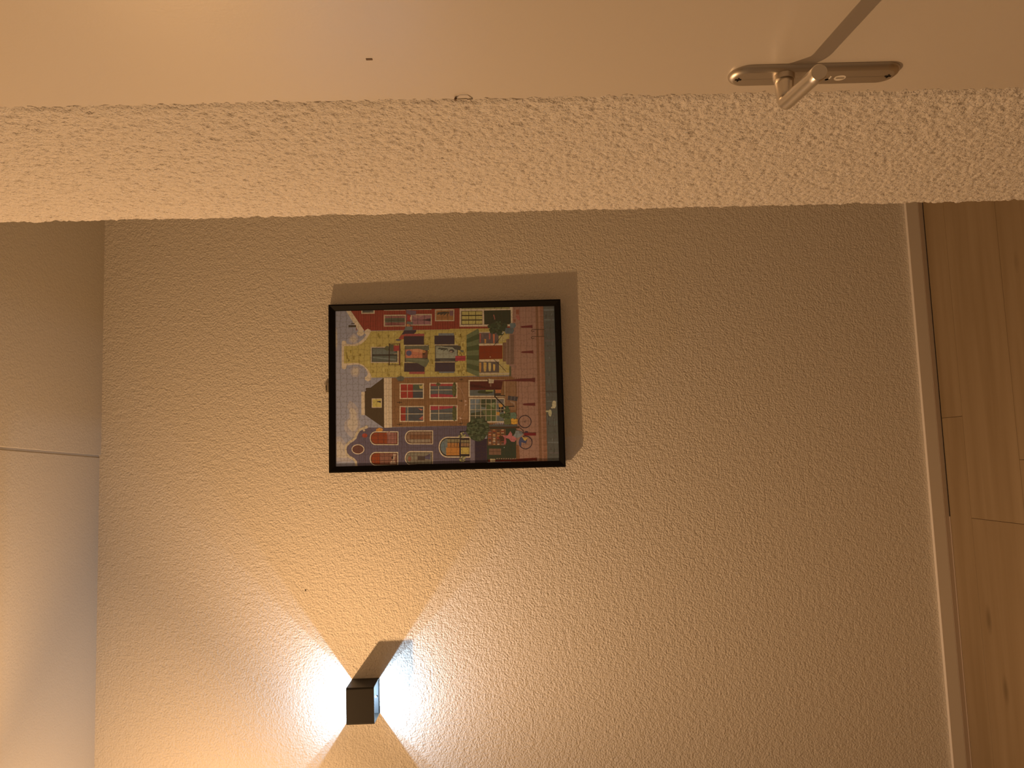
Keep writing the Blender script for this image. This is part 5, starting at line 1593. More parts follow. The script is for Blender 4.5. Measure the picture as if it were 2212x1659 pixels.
7a683c -2268 -428 -2276 -419 -2277 -400 -2271 -384 -2262 -385 -2256 -400 -2259 -420
7a683c -2252 -400 -2264 -389 -2267 -364 -2257 -345 -2243 -345 -2235 -365 -2238 -390
504a2a -2256 -382 -2267 -374 -2269 -355 -2261 -340 -2248 -340 -2241 -355 -2244 -374
7a683c -2207 -397 -2217 -386 -2219 -362 -2211 -344 -2200 -344 -2194 -363 -2197 -387
29291b -1240 -1187 -1262 -2047 -2225 -2028 -2306 -1162
463e34 -1203 -1223 -1224 -2071 -1277 -2070 -1256 -1222
3a2618 -1256 -1222 -1279 -2147 -1333 -2146 -1310 -1220
2a1c20 -1622 -819 -1622 -1178 -2329 -1169 -2345 -809
342426 -1631 -1155 -1632 -1178 -2325 -1161 -2324 -1138
603822 -1333 -1208 -1346 -1736 -1823 -1723 -1809 -1197
462818 -1339 -1316 -1339 -1331 -1807 -1320 -1806 -1304
2e221c -1349 -1241 -1350 -1304 -1375 -1303 -1375 -1224
524034 -1390 -1224 -1392 -1303 -1420 -1302 -1417 -1239
702c1e -1432 -1222 -1434 -1302 -1460 -1301 -1459 -1222
96704c -1475 -1231 -1476 -1301 -1496 -1300 -1501 -1230
702c1e -1517 -1231 -1518 -1300 -1546 -1299 -1543 -1220
524034 -1558 -1226 -1560 -1299 -1594 -1298 -1585 -1218
702c1e -1600 -1223 -1602 -1298 -1623 -1297 -1627 -1219
2e221c -1642 -1227 -1644 -1297 -1674 -1296 -1669 -1217
524034 -1684 -1227 -1686 -1296 -1711 -1295 -1711 -1225
96704c -1726 -1225 -1728 -1295 -1756 -1294 -1753 -1223
524034 -1768 -1221 -1770 -1294 -1794 -1293 -1795 -1224
462818 -1342 -1443 -1343 -1458 -1810 -1446 -1810 -1431
885c32 -1352 -1357 -1353 -1431 -1376 -1430 -1378 -1353
702c1e -1393 -1351 -1395 -1430 -1419 -1429 -1420 -1358
2e221c -1436 -1362 -1437 -1429 -1461 -1428 -1463 -1366
96704c -1478 -1357 -1480 -1428 -1501 -1427 -1504 -1353
885c32 -1520 -1354 -1521 -1427 -1555 -1426 -1546 -1347
524034 -1562 -1356 -1563 -1426 -1596 -1425 -1588 -1350
96785a -1604 -1351 -1605 -1425 -1632 -1424 -1630 -1359
96704c -1646 -1359 -1647 -1424 -1681 -1423 -1672 -1351
96785a -1687 -1343 -1689 -1423 -1720 -1422 -1714 -1347
524034 -1730 -1360 -1731 -1422 -1763 -1421 -1756 -1346
885c32 -1771 -1357 -1773 -1420 -1797 -1420 -1798 -1357
462818 -1345 -1570 -1346 -1585 -1813 -1573 -1813 -1558
2e221c -1355 -1480 -1357 -1558 -1378 -1558 -1381 -1478
2e221c -1397 -1479 -1399 -1557 -1422 -1556 -1424 -1483
885c32 -1439 -1477 -1441 -1556 -1467 -1555 -1466 -1485
702c1e -1481 -1490 -1483 -1555 -1515 -1554 -1508 -1479
885c32 -1523 -1492 -1525 -1554 -1554 -1553 -1550 -1480
702c1e -1565 -1475 -1567 -1553 -1588 -1552 -1591 -1476
702c1e -1607 -1471 -1609 -1552 -1640 -1551 -1633 -1474
2e221c -1649 -1470 -1651 -1551 -1676 -1550 -1675 -1476
524034 -1691 -1475 -1693 -1549 -1714 -1549 -1718 -1485
524034 -1733 -1480 -1735 -1548 -1765 -1548 -1759 -1476
96785a -1775 -1482 -1776 -1547 -1802 -1547 -1801 -1474
462818 -1349 -1697 -1349 -1712 -1817 -1700 -1816 -1685
96704c -1358 -1614 -1360 -1685 -1385 -1685 -1385 -1607
702c1e -1400 -1612 -1402 -1684 -1423 -1684 -1427 -1614
96704c -1442 -1602 -1444 -1683 -1465 -1682 -1469 -1603
2e221c -1484 -1613 -1486 -1682 -1506 -1681 -1511 -1604
885c32 -1526 -1603 -1528 -1681 -1551 -1680 -1553 -1606
2e221c -1568 -1608 -1570 -1680 -1591 -1679 -1595 -1608
885c32 -1610 -1607 -1612 -1679 -1636 -1678 -1637 -1600
96785a -1652 -1603 -1654 -1678 -1677 -1677 -1679 -1612
702c1e -1694 -1606 -1696 -1676 -1718 -1676 -1721 -1613
2e221c -1736 -1597 -1738 -1675 -1765 -1675 -1762 -1594
524034 -1778 -1599 -1780 -1674 -1809 -1673 -1804 -1595
5e3e2b -1909 -1229 -1919 -1586 -2101 -1581 -2091 -1224
3e2a1e -1912 -1345 -1912 -1355 -2095 -1350 -2095 -1340
3e2a1e -1915 -1462 -1915 -1472 -2098 -1467 -2098 -1457
3e2a1e -1996 -1227 -2005 -1584 -2015 -1584 -2005 -1227
786e5a -1887 -1698 -1892 -1697 -1897 -1695 -1900 -1690 -1902 -1685 -1902 -1680 -1900 -1675 -1896 -1671 -1892 -1668 -1886 -1668 -1881 -1669 -1877 -1671 -1873 -1676 -1872 -1681 -1872 -1686 -1874 -1691 -1877 -1695 -1882 -1698
643c22 -1835 -2031 -1837 -2112 -2228 -2130 -2235 -2028
2e2e1c -1337 -1249 -1442 -1216 -1548 -1149 -1630 -1094 -1680 -1002 -1698 -904 -1657 -802 -1617 -715 -1532 -659 -1426 -590 -1321 -576 -1215 -592 -1106 -672 -1041 -721 -1006 -826 -987 -920 -991 -1027 -1041 -1100 -1114 -1173 -1228 -1241
44422a -1283 -662 -1306 -647 -1311 -614 -1294 -588 -1268 -589 -1252 -615 -1258 -648
3c3c24 -1075 -898 -1092 -877 -1095 -830 -1082 -793 -1063 -793 -1052 -831 -1057 -878
44422a -1139 -1049 -1162 -1030 -1166 -990 -1150 -957 -1124 -958 -1109 -991 -1116 -1031
3c3c24 -1211 -930 -1235 -917 -1240 -887 -1222 -864 -1195 -865 -1179 -889 -1186 -918
282818 -1620 -1046 -1636 -1031 -1639 -997 -1627 -971 -1609 -971 -1599 -998 -1604 -1032
343420 -1246 -929 -1272 -916 -1278 -888 -1259 -866 -1230 -867 -1212 -889 -1220 -917
282818 -1375 -639 -1394 -620 -1397 -579 -1383 -546 -1362 -546 -1349 -580 -1355 -621
343420 -1318 -764 -1333 -749 -1336 -714 -1325 -687 -1308 -687 -1298 -715 -1303 -749
343420 -1137 -960 -1160 -944 -1166 -909 -1148 -882 -1121 -883 -1105 -911 -1112 -945
282818 -1216 -1079 -1236 -1057 -1240 -1009 -1225 -971 -1202 -972 -1188 -1011 -1194 -1058
44422a -1457 -838 -1478 -824 -1483 -794 -1467 -770 -1443 -770 -1428 -795 -1434 -825
282818 -1242 -724 -1260 -709 -1263 -677 -1250 -652 -1230 -653 -1218 -678 -1223 -710
3c3c24 -1438 -887 -1459 -866 -1463 -819 -1447 -782 -1423 -783 -1409 -821 -1416 -867
44422a -1361 -938 -1385 -926 -1390 -899 -1373 -879 -1347 -879 -1331 -901 -1337 -927
282818 -1340 -876 -1355 -861 -1358 -828 -1347 -802 -1330 -802 -1320 -829 -1325 -862
3c3c24 -1312 -1271 -1333 -1252 -1337 -1212 -1322 -1180 -1298 -1181 -1285 -1213 -1291 -1254
343420 -1506 -1091 -1533 -1077 -1538 -1046 -1519 -1022 -1490 -1023 -1472 -1048 -1479 -1078
282818 -1271 -1206 -1298 -1194 -1303 -1166 -1285 -1145 -1255 -1146 -1237 -1168 -1244 -1195
44422a -1615 -854 -1630 -834 -1632 -789 -1621 -754 -1604 -754 -1595 -790 -1600 -834
44422a -1288 -1056 -1310 -1035 -1315 -990 -1298 -954 -1273 -955 -1258 -991 -1265 -1036
3c3c24 -1379 -883 -1405 -865 -1411 -827 -1391 -797 -1362 -797 -1344 -828 -1352 -867
282818 -1645 -1007 -1659 -987 -1662 -943 -1651 -908 -1634 -908 -1625 -944 -1629 -988
343420 -1173 -1143 -1192 -1129 -1197 -1098 -1182 -1073 -1161 -1074 -1148 -1099 -1154 -1130
343420 -1264 -901 -1281 -882 -1284 -839 -1271 -804 -1252 -805 -1241 -840 -1246 -882
44422a -1457 -897 -1483 -879 -1488 -839 -1469 -808 -1440 -809 -1423 -841 -1430 -880
3c3c24 -1215 -762 -1233 -741 -1236 -695 -1223 -658 -1202 -658 -1190 -696 -1196 -742
282818 -1175 -686 -1194 -668 -1197 -628 -1183 -596 -1162 -597 -1150 -629 -1156 -669
44422a -1334 -1239 -1353 -1222 -1357 -1186 -1343 -1158 -1321 -1158 -1308 -1187 -1313 -1223
3c3c24 -1390 -1035 -1412 -1021 -1416 -991 -1401 -967 -1377 -967 -1363 -992 -1369 -1022
343420 -1056 -880 -1081 -863 -1086 -827 -1068 -798 -1040 -798 -1023 -828 -1030 -865
343420 -1516 -1097 -1534 -1084 -1537 -1058 -1524 -1037 -1505 -1038 -1493 -1059 -1498 -1085
343420 -1315 -1249 -1333 -1233 -1337 -1199 -1323 -1173 -1303 -1173 -1291 -1201 -1296 -1234
3c3c24 -1365 -1040 -1385 -1028 -1389 -1001 -1375 -980 -1352 -981 -1339 -1002 -1344 -1029
3c3c24 -1194 -1180 -1218 -1160 -1223 -1116 -1205 -1081 -1178 -1082 -1162 -1117 -1169 -1161
282818 -1316 -1186 -1330 -1166 -1332 -1120 -1321 -1083 -1305 -1084 -1296 -1121 -1300 -1166
3c3c24 -1395 -869 -1409 -850 -1412 -807 -1401 -773 -1384 -773 -1374 -808 -1379 -850
44422a -1307 -1118 -1328 -1102 -1333 -1068 -1317 -1042 -1294 -1042 -1280 -1070 -1286 -1103
343420 -1043 -1111 -1063 -1090 -1068 -1043 -1052 -1005 -1029 -1006 -1015 -1044 -1022 -1091
3c3c24 -1329 -1053 -1354 -1034 -1359 -994 -1341 -962 -1313 -963 -1297 -995 -1304 -1035
282818 -1428 -904 -1445 -887 -1448 -849 -1435 -818 -1416 -819 -1405 -850 -1410 -888
3c3c24 -1332 -776 -1347 -762 -1350 -730 -1338 -705 -1321 -705 -1311 -731 -1316 -762
343420 -1453 -713 -1469 -698 -1473 -663 -1460 -636 -1441 -636 -1430 -664 -1435 -698
282818 -1309 -1253 -1324 -1233 -1327 -1189 -1315 -1154 -1298 -1155 -1289 -1190 -1294 -1234
282818 -1441 -673 -1456 -654 -1459 -613 -1447 -581 -1429 -581 -1419 -614 -1424 -655
343420 -1161 -698 -1186 -678 -1191 -634 -1173 -599 -1145 -599 -1128 -635 -1135 -679
282818 -1279 -1150 -1302 -1136 -1307 -1106 -1290 -1082 -1265 -1083 -1249 -1107 -1256 -1137
44422a -1122 -1000 -1142 -982 -1146 -944 -1131 -913 -1109 -914 -1096 -945 -1102 -983
282818 -1326 -839 -1346 -822 -1350 -785 -1335 -756 -1312 -756 -1299 -786 -1305 -823
44422a -1511 -771 -1530 -754 -1534 -717 -1520 -688 -1498 -688 -1485 -718 -1491 -755
282818 -1206 -1102 -1224 -1090 -1228 -1062 -1215 -1040 -1194 -1041 -1183 -1063 -1188 -1091
343420 -1628 -870 -1654 -855 -1659 -822 -1640 -795 -1611 -796 -1594 -823 -1601 -856
44422a -1150 -965 -1170 -943 -1174 -896 -1159 -859 -1136 -859 -1122 -897 -1129 -944
44422a -1414 -1013 -1430 -998 -1434 -967 -1421 -942 -1402 -943 -1391 -968 -1396 -999
343420 -1115 -1160 -1141 -1144 -1146 -1109 -1128 -1082 -1099 -1082 -1081 -1111 -1088 -1145
282818 -1626 -846 -1640 -825 -1642 -779 -1631 -743 -1615 -743 -1606 -780 -1611 -826
44422a -1153 -1135 -1173 -1116 -1177 -1074 -1162 -1042 -1139 -1042 -1126 -1076 -1132 -1117
44422a -1403 -806 -1427 -790 -1432 -753 -1414 -725 -1388 -725 -1372 -755 -1379 -791
282818 -1511 -1054 -1529 -1040 -1533 -1010 -1519 -985 -1498 -986 -1486 -1011 -1492 -1041
282818 -1114 -1194 -1138 -1174 -1143 -1131 -1125 -1096 -1098 -1097 -1081 -1132 -1089 -1176
44422a -1450 -1199 -1474 -1179 -1479 -1137 -1461 -1103 -1435 -1104 -1419 -1138 -1426 -1180
343420 -1252 -1178 -1267 -1158 -1269 -1113 -1258 -1078 -1241 -1078 -1231 -1114 -1236 -1158
343420 -1544 -964 -1563 -949 -1567 -918 -1553 -893 -1531 -894 -1518 -919 -1524 -950
282818 -1349 -651 -1368 -636 -1371 -603 -1358 -576 -1336 -577 -1324 -604 -1329 -637
3c3c24 -1463 -983 -1482 -966 -1485 -929 -1471 -900 -1450 -901 -1437 -931 -1443 -967
282818 -1304 -1182 -1321 -1164 -1325 -1127 -1312 -1097 -1292 -1098 -1281 -1128 -1286 -1165
282818 -1425 -1031 -1441 -1019 -1444 -992 -1432 -971 -1415 -971 -1404 -993 -1409 -1019
44422a -1363 -875 -1385 -854 -1389 -809 -1373 -773 -1348 -774 -1333 -810 -1340 -855
44422a -1273 -709 -1287 -689 -1290 -644 -1279 -609 -1262 -609 -1253 -645 -1258 -689
44422a -1107 -798 -1133 -780 -1138 -742 -1119 -712 -1091 -712 -1074 -743 -1081 -781
44422a -1166 -922 -1192 -901 -1197 -854 -1178 -818 -1149 -818 -1132 -856 -1139 -902
44422a -1224 -967 -1244 -951 -1248 -917 -1234 -890 -1212 -890 -1198 -918 -1204 -952
44422a -1027 -1083 -1041 -1061 -1043 -1012 -1032 -974 -1016 -974 -1007 -1013 -1012 -1062
282818 -1229 -1007 -1244 -987 -1247 -941 -1235 -905 -1218 -906 -1208 -942 -1213 -988
343420 -1296 -883 -1318 -862 -1322 -814 -1306 -777 -1280 -777 -1266 -816 -1272 -863
343420 -1387 -688 -1412 -675 -1418 -648 -1399 -627 -1371 -628 -1354 -650 -1361 -677
3c3c24 -1651 -919 -1666 -900 -1669 -856 -1657 -821 -1639 -822 -1629 -857 -1634 -900
44422a -1614 -998 -1632 -983 -1636 -950 -1623 -924 -1602 -925 -1590 -951 -1596 -984
3c3c24 -1343 -1056 -1358 -1038 -1361 -998 -1349 -965 -1332 -966 -1322 -998 -1327 -1039
343420 -1577 -832 -1591 -810 -1594 -763 -1582 -726 -1566 -726 -1556 -764 -1561 -811
343420 -1343 -713 -1369 -698 -1374 -665 -1356 -639 -1327 -640 -1310 -667 -1317 -699
282818 -1083 -930 -1098 -910 -1100 -867 -1089 -832 -1072 -833 -1062 -868 -1067 -911
282818 -1387 -936 -1413 -915 -1418 -870 -1399 -834 -1370 -835 -1353 -872 -1360 -917
343420 -1054 -838 -1069 -818 -1072 -774 -1060 -739 -1042 -739 -1032 -775 -1037 -819
343420 -1041 -992 -1061 -974 -1065 -937 -1050 -907 -1029 -907 -1016 -938 -1021 -975
282818 -1164 -976 -1188 -958 -1192 -919 -1175 -888 -1149 -889 -1134 -920 -1140 -959
282818 -1154 -741 -1178 -720 -1183 -674 -1165 -638 -1138 -639 -1121 -676 -1129 -721
282818 -1141 -841 -1165 -823 -1170 -783 -1152 -751 -1125 -752 -1108 -784 -1116 -824
343420 -1108 -963 -1132 -946 -1137 -910 -1120 -882 -1092 -882 -1076 -911 -1083 -947
3c3c24 -1230 -844 -1247 -830 -1251 -798 -1238 -773 -1218 -774 -1207 -799 -1212 -831
44422a -1141 -1203 -1160 -1182 -1164 -1137 -1149 -1102 -1128 -1102 -1116 -1139 -1122 -1183
3c3c24 -1405 -1176 -1425 -1164 -1430 -1137 -1415 -1116 -1391 -1117 -1377 -1139 -1383 -1165
44422a -1059 -982 -1081 -962 -1086 -917 -1069 -882 -1044 -883 -1029 -919 -1036 -963
44422a -1588 -1088 -1612 -1070 -1617 -1030 -1599 -999 -1572 -1000 -1556 -1032 -1563 -1071
3c3c24 -1188 -667 -1213 -654 -1218 -625 -1200 -602 -1172 -603 -1155 -626 -1162 -655
343420 -1363 -845 -1377 -823 -1380 -777 -1369 -739 -1353 -740 -1344 -777 -1349 -824
343420 -1345 -1147 -1361 -1134 -1365 -1106 -1352 -1083 -1334 -1084 -1323 -1107 -1328 -1135
343420 -1364 -979 -1384 -964 -1389 -930 -1374 -904 -1351 -904 -1338 -931 -1344 -964
44422a -1273 -1229 -1298 -1210 -1303 -1167 -1285 -1134 -1256 -1135 -1239 -1169 -1247 -1211
282818 -1353 -823 -1370 -806 -1374 -769 -1361 -739 -1340 -740 -1328 -770 -1334 -807
44422a -1605 -929 -1622 -913 -1625 -880 -1613 -854 -1593 -854 -1582 -881 -1587 -914
44422a -1464 -790 -1490 -770 -1495 -727 -1476 -693 -1447 -694 -1430 -729 -1438 -772
44422a -1432 -969 -1447 -955 -1450 -927 -1439 -904 -1423 -905 -1413 -928 -1417 -956
282818 -1474 -840 -1490 -823 -1493 -785 -1481 -755 -1463 -756 -1452 -786 -1457 -823
3c3c24 -1200 -1252 -1224 -1234 -1230 -1197 -1212 -1168 -1184 -1168 -1167 -1199 -1174 -1236
343420 -1043 -891 -1061 -875 -1065 -840 -1052 -812 -1031 -812 -1019 -841 -1024 -876
3c3c24 -1261 -705 -1275 -693 -1278 -666 -1267 -645 -1251 -645 -1241 -667 -1245 -693
343420 -1581 -1096 -1596 -1077 -1599 -1036 -1587 -1004 -1569 -1004 -1559 -1037 -1564 -1078
282818 -1613 -895 -1637 -874 -1642 -827 -1624 -790 -1596 -790 -1580 -828 -1587 -875
282818 -1256 -1127 -1282 -1109 -1287 -1070 -1268 -1039 -1239 -1040 -1221 -1072 -1229 -1110
343420 -1596 -868 -1617 -854 -1622 -823 -1606 -798 -1582 -799 -1568 -824 -1574 -855
44422a -1457 -678 -1475 -661 -1479 -625 -1465 -596 -1445 -596 -1433 -626 -1439 -662
44422a -1445 -1209 -1471 -1195 -1477 -1166 -1458 -1143 -1429 -1144 -1411 -1167 -1419 -1196
44422a -1402 -1234 -1417 -1214 -1419 -1170 -1408 -1135 -1391 -1136 -1381 -1171 -1386 -1215
3c3c24 -1207 -770 -1225 -750 -1229 -705 -1215 -670 -1194 -670 -1182 -706 -1187 -751
44422a -1334 -716 -1358 -694 -1362 -647 -1345 -610 -1317 -610 -1301 -648 -1309 -695
282818 -1135 -1070 -1159 -1051 -1164 -1011 -1147 -980 -1119 -980 -1103 -1013 -1110 -1053
282818 -1465 -709 -1486 -689 -1491 -645 -1475 -611 -1450 -611 -1435 -646 -1442 -690
44422a -1411 -818 -1431 -800 -1436 -761 -1420 -730 -1397 -730 -1383 -762 -1389 -801
44422a -1430 -899 -1447 -877 -1450 -829 -1437 -791 -1418 -792 -1407 -830 -1412 -878
343420 -1445 -1202 -1464 -1188 -1469 -1155 -1454 -1130 -1432 -1131 -1419 -1157 -1424 -1189
282818 -1301 -964 -1323 -948 -1328 -912 -1311 -885 -1286 -885 -1271 -914 -1278 -949
3c3c24 -1351 -1218 -1367 -1202 -1370 -1164 -1358 -1135 -1340 -1135 -1330 -1165 -1335 -1202
44422a -1091 -1057 -1113 -1040 -1118 -1002 -1102 -972 -1076 -973 -1060 -1003 -1067 -1041
3c3c24 -1275 -938 -1298 -920 -1303 -883 -1286 -854 -1259 -854 -1244 -884 -1251 -922
44422a -1149 -1060 -1171 -1040 -1175 -994 -1159 -958 -1135 -958 -1120 -995 -1127 -1041
44422a -1644 -1002 -1664 -987 -1668 -955 -1654 -930 -1631 -930 -1617 -956 -1623 -988
3c3c24 -1225 -729 -1251 -717 -1257 -691 -1238 -670 -1209 -671 -1191 -692 -1198 -718
282818 -1297 -972 -1313 -954 -1316 -916 -1304 -885 -1286 -885 -1276 -917 -1281 -955
44422a -1426 -667 -1447 -647 -1452 -602 -1436 -567 -1411 -568 -1397 -604 -1403 -648
44422a -1295 -908 -1321 -890 -1326 -853 -1308 -823 -1279 -823 -1262 -854 -1269 -892
3c3c24 -1270 -815 -1285 -800 -1288 -765 -1277 -738 -1259 -738 -1249 -766 -1254 -800
44422a -1053 -1010 -1079 -987 -1084 -939 -1065 -900 -1036 -901 -1019 -940 -1027 -989
282818 -1320 -758 -1337 -740 -1341 -700 -1328 -668 -1308 -669 -1296 -701 -1301 -741
343420 -1192 -686 -1214 -665 -1218 -620 -1202 -583 -1177 -584 -1162 -621 -1169 -666
3c3c24 -1615 -831 -1631 -818 -1635 -791 -1622 -770 -1604 -770 -1593 -792 -1597 -819
44422a -1563 -976 -1577 -959 -1580 -922 -1569 -892 -1553 -893 -1544 -923 -1549 -960
343420 -1200 -1256 -1223 -1238 -1228 -1198 -1211 -1167 -1185 -1168 -1170 -1200 -1177 -1239
44422a -1559 -1084 -1581 -1067 -1586 -1030 -1569 -1000 -1544 -1001 -1529 -1031 -1535 -1068
282818 -1342 -1168 -1366 -1150 -1371 -1110 -1353 -1078 -1326 -1079 -1310 -1111 -1317 -1151
282818 -1445 -1072 -1470 -1058 -1476 -1027 -1458 -1004 -1430 -1004 -1413 -1029 -1420 -1059
3c3c24 -1262 -837 -1286 -816 -1291 -771 -1273 -736 -1246 -737 -1229 -773 -1236 -818
282818 -1203 -881 -1229 -865 -1234 -830 -1215 -803 -1186 -804 -1168 -832 -1176 -866
44422a -1058 -815 -1073 -794 -1076 -748 -1064 -711 -1047 -711 -1037 -748 -1042 -795
343420 -1344 -790 -1369 -769 -1375 -721 -1356 -684 -1327 -684 -1310 -723 -1317 -770
282818 -1455 -874 -1472 -860 -1476 -828 -1463 -804 -1443 -804 -1432 -829 -1437 -861
44422a -1528 -703 -1550 -690 -1554 -660 -1539 -636 -1514 -637 -1500 -661 -1506 -691
44422a -1184 -843 -1200 -823 -1203 -780 -1191 -745 -1172 -746 -1161 -781 -1167 -824
44422a -1291 -764 -1310 -748 -1314 -711 -1300 -682 -1279 -682 -1266 -712 -1272 -748
282818 -1469 -732 -1491 -718 -1496 -687 -1480 -663 -1455 -663 -1441 -688 -1447 -719
282818 -1237 -761 -1258 -748 -1262 -718 -1247 -694 -1223 -695 -1209 -719 -1215 -749
704e3c -1104 -2137 -1183 -2484 -1175 -2486 -1096 -2139
704e3c -1022 -2179 -1262 -2439 -1257 -2444 -1016 -2184
704e3c -972 -2256 -1309 -2360 -1307 -2367 -969 -2264
704e3c -966 -2348 -1311 -2268 -1312 -2275 -968 -2356
704e3c -1007 -2431 -1266 -2187 -1271 -2193 -1012 -2436
704e3c -1084 -2481 -1188 -2140 -1195 -2142 -1091 -2483
5c3e30 -1140 -2343 -1151 -2340 -1160 -2335 -1166 -2326 -1170 -2316 -1170 -2305 -1166 -2295 -1159 -2287 -1149 -2282 -1139 -2281 -1128 -2283 -1119 -2289 -1112 -2297 -1109 -2307 -1109 -2318 -1113 -2328 -1120 -2336 -1130 -2341
704e3c -1721 -2139 -1800 -2486 -1792 -2487 -1713 -2141
704e3c -1639 -2181 -1879 -2441 -1873 -2446 -1634 -2186
704e3c -1589 -2258 -1925 -2361 -1923 -2369 -1587 -2265
704e3c -1584 -2350 -1927 -2269 -1928 -2277 -1586 -2357
704e3c -1625 -2432 -1882 -2189 -1887 -2195 -1630 -2438
704e3c -1701 -2482 -1804 -2142 -1811 -2145 -1709 -2485
5c3e30 -1757 -2344 -1768 -2342 -1777 -2336 -1783 -2328 -1787 -2318 -1786 -2307 -1782 -2297 -1775 -2289 -1766 -2284 -1756 -2282 -1745 -2285 -1736 -2290 -1730 -2299 -1726 -2309 -1726 -2320 -1730 -2330 -1737 -2338 -1747 -2343
2b1f21 -1144 -2507 -1187 -2501 -1182 -2479 -1144 -2484
2b1f21 -1187 -2501 -1228 -2485 -1217 -2465 -1182 -2479
2b1f21 -1228 -2485 -1264 -2461 -1249 -2443 -1217 -2465
2b1f21 -1264 -2461 -1294 -2429 -1276 -2415 -1249 -2443
2b1f21 -1294 -2429 -1316 -2391 -1295 -2382 -1276 -2415
2b1f21 -1316 -2391 -1329 -2350 -1307 -2345 -1295 -2382
2b1f21 -1329 -2350 -1333 -2306 -1310 -2307 -1307 -2345
2b1f21 -1333 -2306 -1327 -2263 -1305 -2269 -1310 -2307
2b1f21 -1327 -2263 -1312 -2222 -1291 -2233 -1305 -2269
2b1f21 -1312 -2222 -1288 -2186 -1270 -2201 -1291 -2233
2b1f21 -1288 -2186 -1256 -2156 -1243 -2174 -1270 -2201
2b1f21 -1256 -2156 -1219 -2133 -1210 -2154 -1243 -2174
2b1f21 -1219 -2133 -1178 -2120 -1173 -2143 -1210 -2154
2b1f21 -1178 -2120 -1135 -2116 -1135 -2139 -1173 -2143
2b1f21 -1135 -2116 -1092 -2122 -1097 -2145 -1135 -2139
2b1f21 -1092 -2122 -1051 -2138 -1062 -2159 -1097 -2145
2b1f21 -1051 -2138 -1015 -2162 -1030 -2180 -1062 -2159
2b1f21 -1015 -2162 -985 -2194 -1003 -2208 -1030 -2180
2b1f21 -985 -2194 -963 -2232 -984 -2241 -1003 -2208
2b1f21 -963 -2232 -949 -2274 -972 -2278 -984 -2241
2b1f21 -949 -2274 -945 -2317 -968 -2317 -972 -2278
2b1f21 -945 -2317 -951 -2361 -974 -2355 -968 -2317
2b1f21 -951 -2361 -967 -2402 -987 -2391 -974 -2355
2b1f21 -967 -2402 -991 -2438 -1008 -2423 -987 -2391
2b1f21 -991 -2438 -1022 -2468 -1036 -2450 -1008 -2423
2b1f21 -1022 -2468 -1060 -2490 -1069 -2469 -1036 -2450
2b1f21 -1060 -2490 -1101 -2504 -1105 -2481 -1069 -2469
2b1f21 -1101 -2504 -1144 -2507 -1144 -2484 -1105 -2481
2b1f21 -1762 -2516 -1806 -2510 -1800 -2487 -1761 -2493
2b1f21 -1806 -2510 -1848 -2494 -1838 -2473 -1800 -2487
2b1f21 -1848 -2494 -1886 -2468 -1871 -2451 -1838 -2473
2b1f21 -1886 -2468 -1916 -2435 -1898 -2421 -1871 -2451
2b1f21 -1916 -2435 -1939 -2396 -1918 -2387 -1898 -2421
2b1f21 -1939 -2396 -1953 -2353 -1930 -2348 -1918 -2387
2b1f21 -1953 -2353 -1957 -2308 -1934 -2308 -1930 -2348
2b1f21 -1957 -2308 -1951 -2263 -1928 -2268 -1934 -2308
2b1f21 -1951 -2263 -1935 -2220 -1914 -2231 -1928 -2268
2b1f21 -1935 -2220 -1910 -2183 -1892 -2198 -1914 -2231
2b1f21 -1910 -2183 -1877 -2151 -1863 -2170 -1892 -2198
2b1f21 -1877 -2151 -1839 -2128 -1829 -2149 -1863 -2170
2b1f21 -1839 -2128 -1796 -2115 -1791 -2137 -1829 -2149
2b1f21 -1796 -2115 -1751 -2111 -1752 -2134 -1791 -2137
2b1f21 -1751 -2111 -1707 -2117 -1712 -2139 -1752 -2134
2b1f21 -1707 -2117 -1665 -2133 -1675 -2154 -1712 -2139
2b1f21 -1665 -2133 -1627 -2158 -1642 -2176 -1675 -2154
2b1f21 -1627 -2158 -1596 -2191 -1615 -2205 -1642 -2176
2b1f21 -1596 -2191 -1573 -2231 -1594 -2240 -1615 -2205
2b1f21 -1573 -2231 -1560 -2274 -1582 -2278 -1594 -2240
2b1f21 -1560 -2274 -1556 -2319 -1579 -2318 -1582 -2278
2b1f21 -1556 -2319 -1562 -2364 -1584 -2358 -1579 -2318
2b1f21 -1562 -2364 -1578 -2407 -1598 -2396 -1584 -2358
2b1f21 -1578 -2407 -1603 -2444 -1620 -2429 -1598 -2396
2b1f21 -1603 -2444 -1635 -2476 -1649 -2457 -1620 -2429
2b1f21 -1635 -2476 -1674 -2499 -1683 -2478 -1649 -2457
2b1f21 -1674 -2499 -1717 -2512 -1721 -2490 -1683 -2478
2b1f21 -1717 -2512 -1762 -2516 -1761 -2493 -1721 -2490
393542 -1723 -2115 -1619 -2157 -1582 -2226 -1670 -2291 -1691 -2358 -1785 -2316 -1744 -2192 -1858 -2179 -1857 -2135
987234 -1562 -2207 -1622 -2292 -1605 -2382 -1709 -2313 -1679 -2261
302422 -1385 -2025 -1487 -2293 -1470 -2300 -1367 -2032
302422 -1329 -2158 -1446 -2271 -1433 -2285 -1315 -2172
302422 -1623 -2066 -1466 -2283 -1452 -2272 -1609 -2055
34282c -1452 -2400 -1463 -2396 -1472 -2386 -1478 -2372 -1481 -2354 -1481 -2335 -1477 -2318 -1470 -2303 -1460 -2294 -1450 -2291 -1439 -2295 -1430 -2304 -1424 -2319 -1421 -2337 -1421 -2356 -1425 -2373 -1432 -2387 -1442 -2397
8c4a42 -1529 -1629 -1533 -1793 -1410 -1873 -1488 -1925 -1546 -1927 -1577 -2023 -1663 -2044 -1729 -1990 -1721 -1894 -1639 -1828 -1608 -1733
803e38 -1529 -1629 -1608 -1733 -1732 -1749 -1798 -1718 -1791 -1670 -1673 -1692
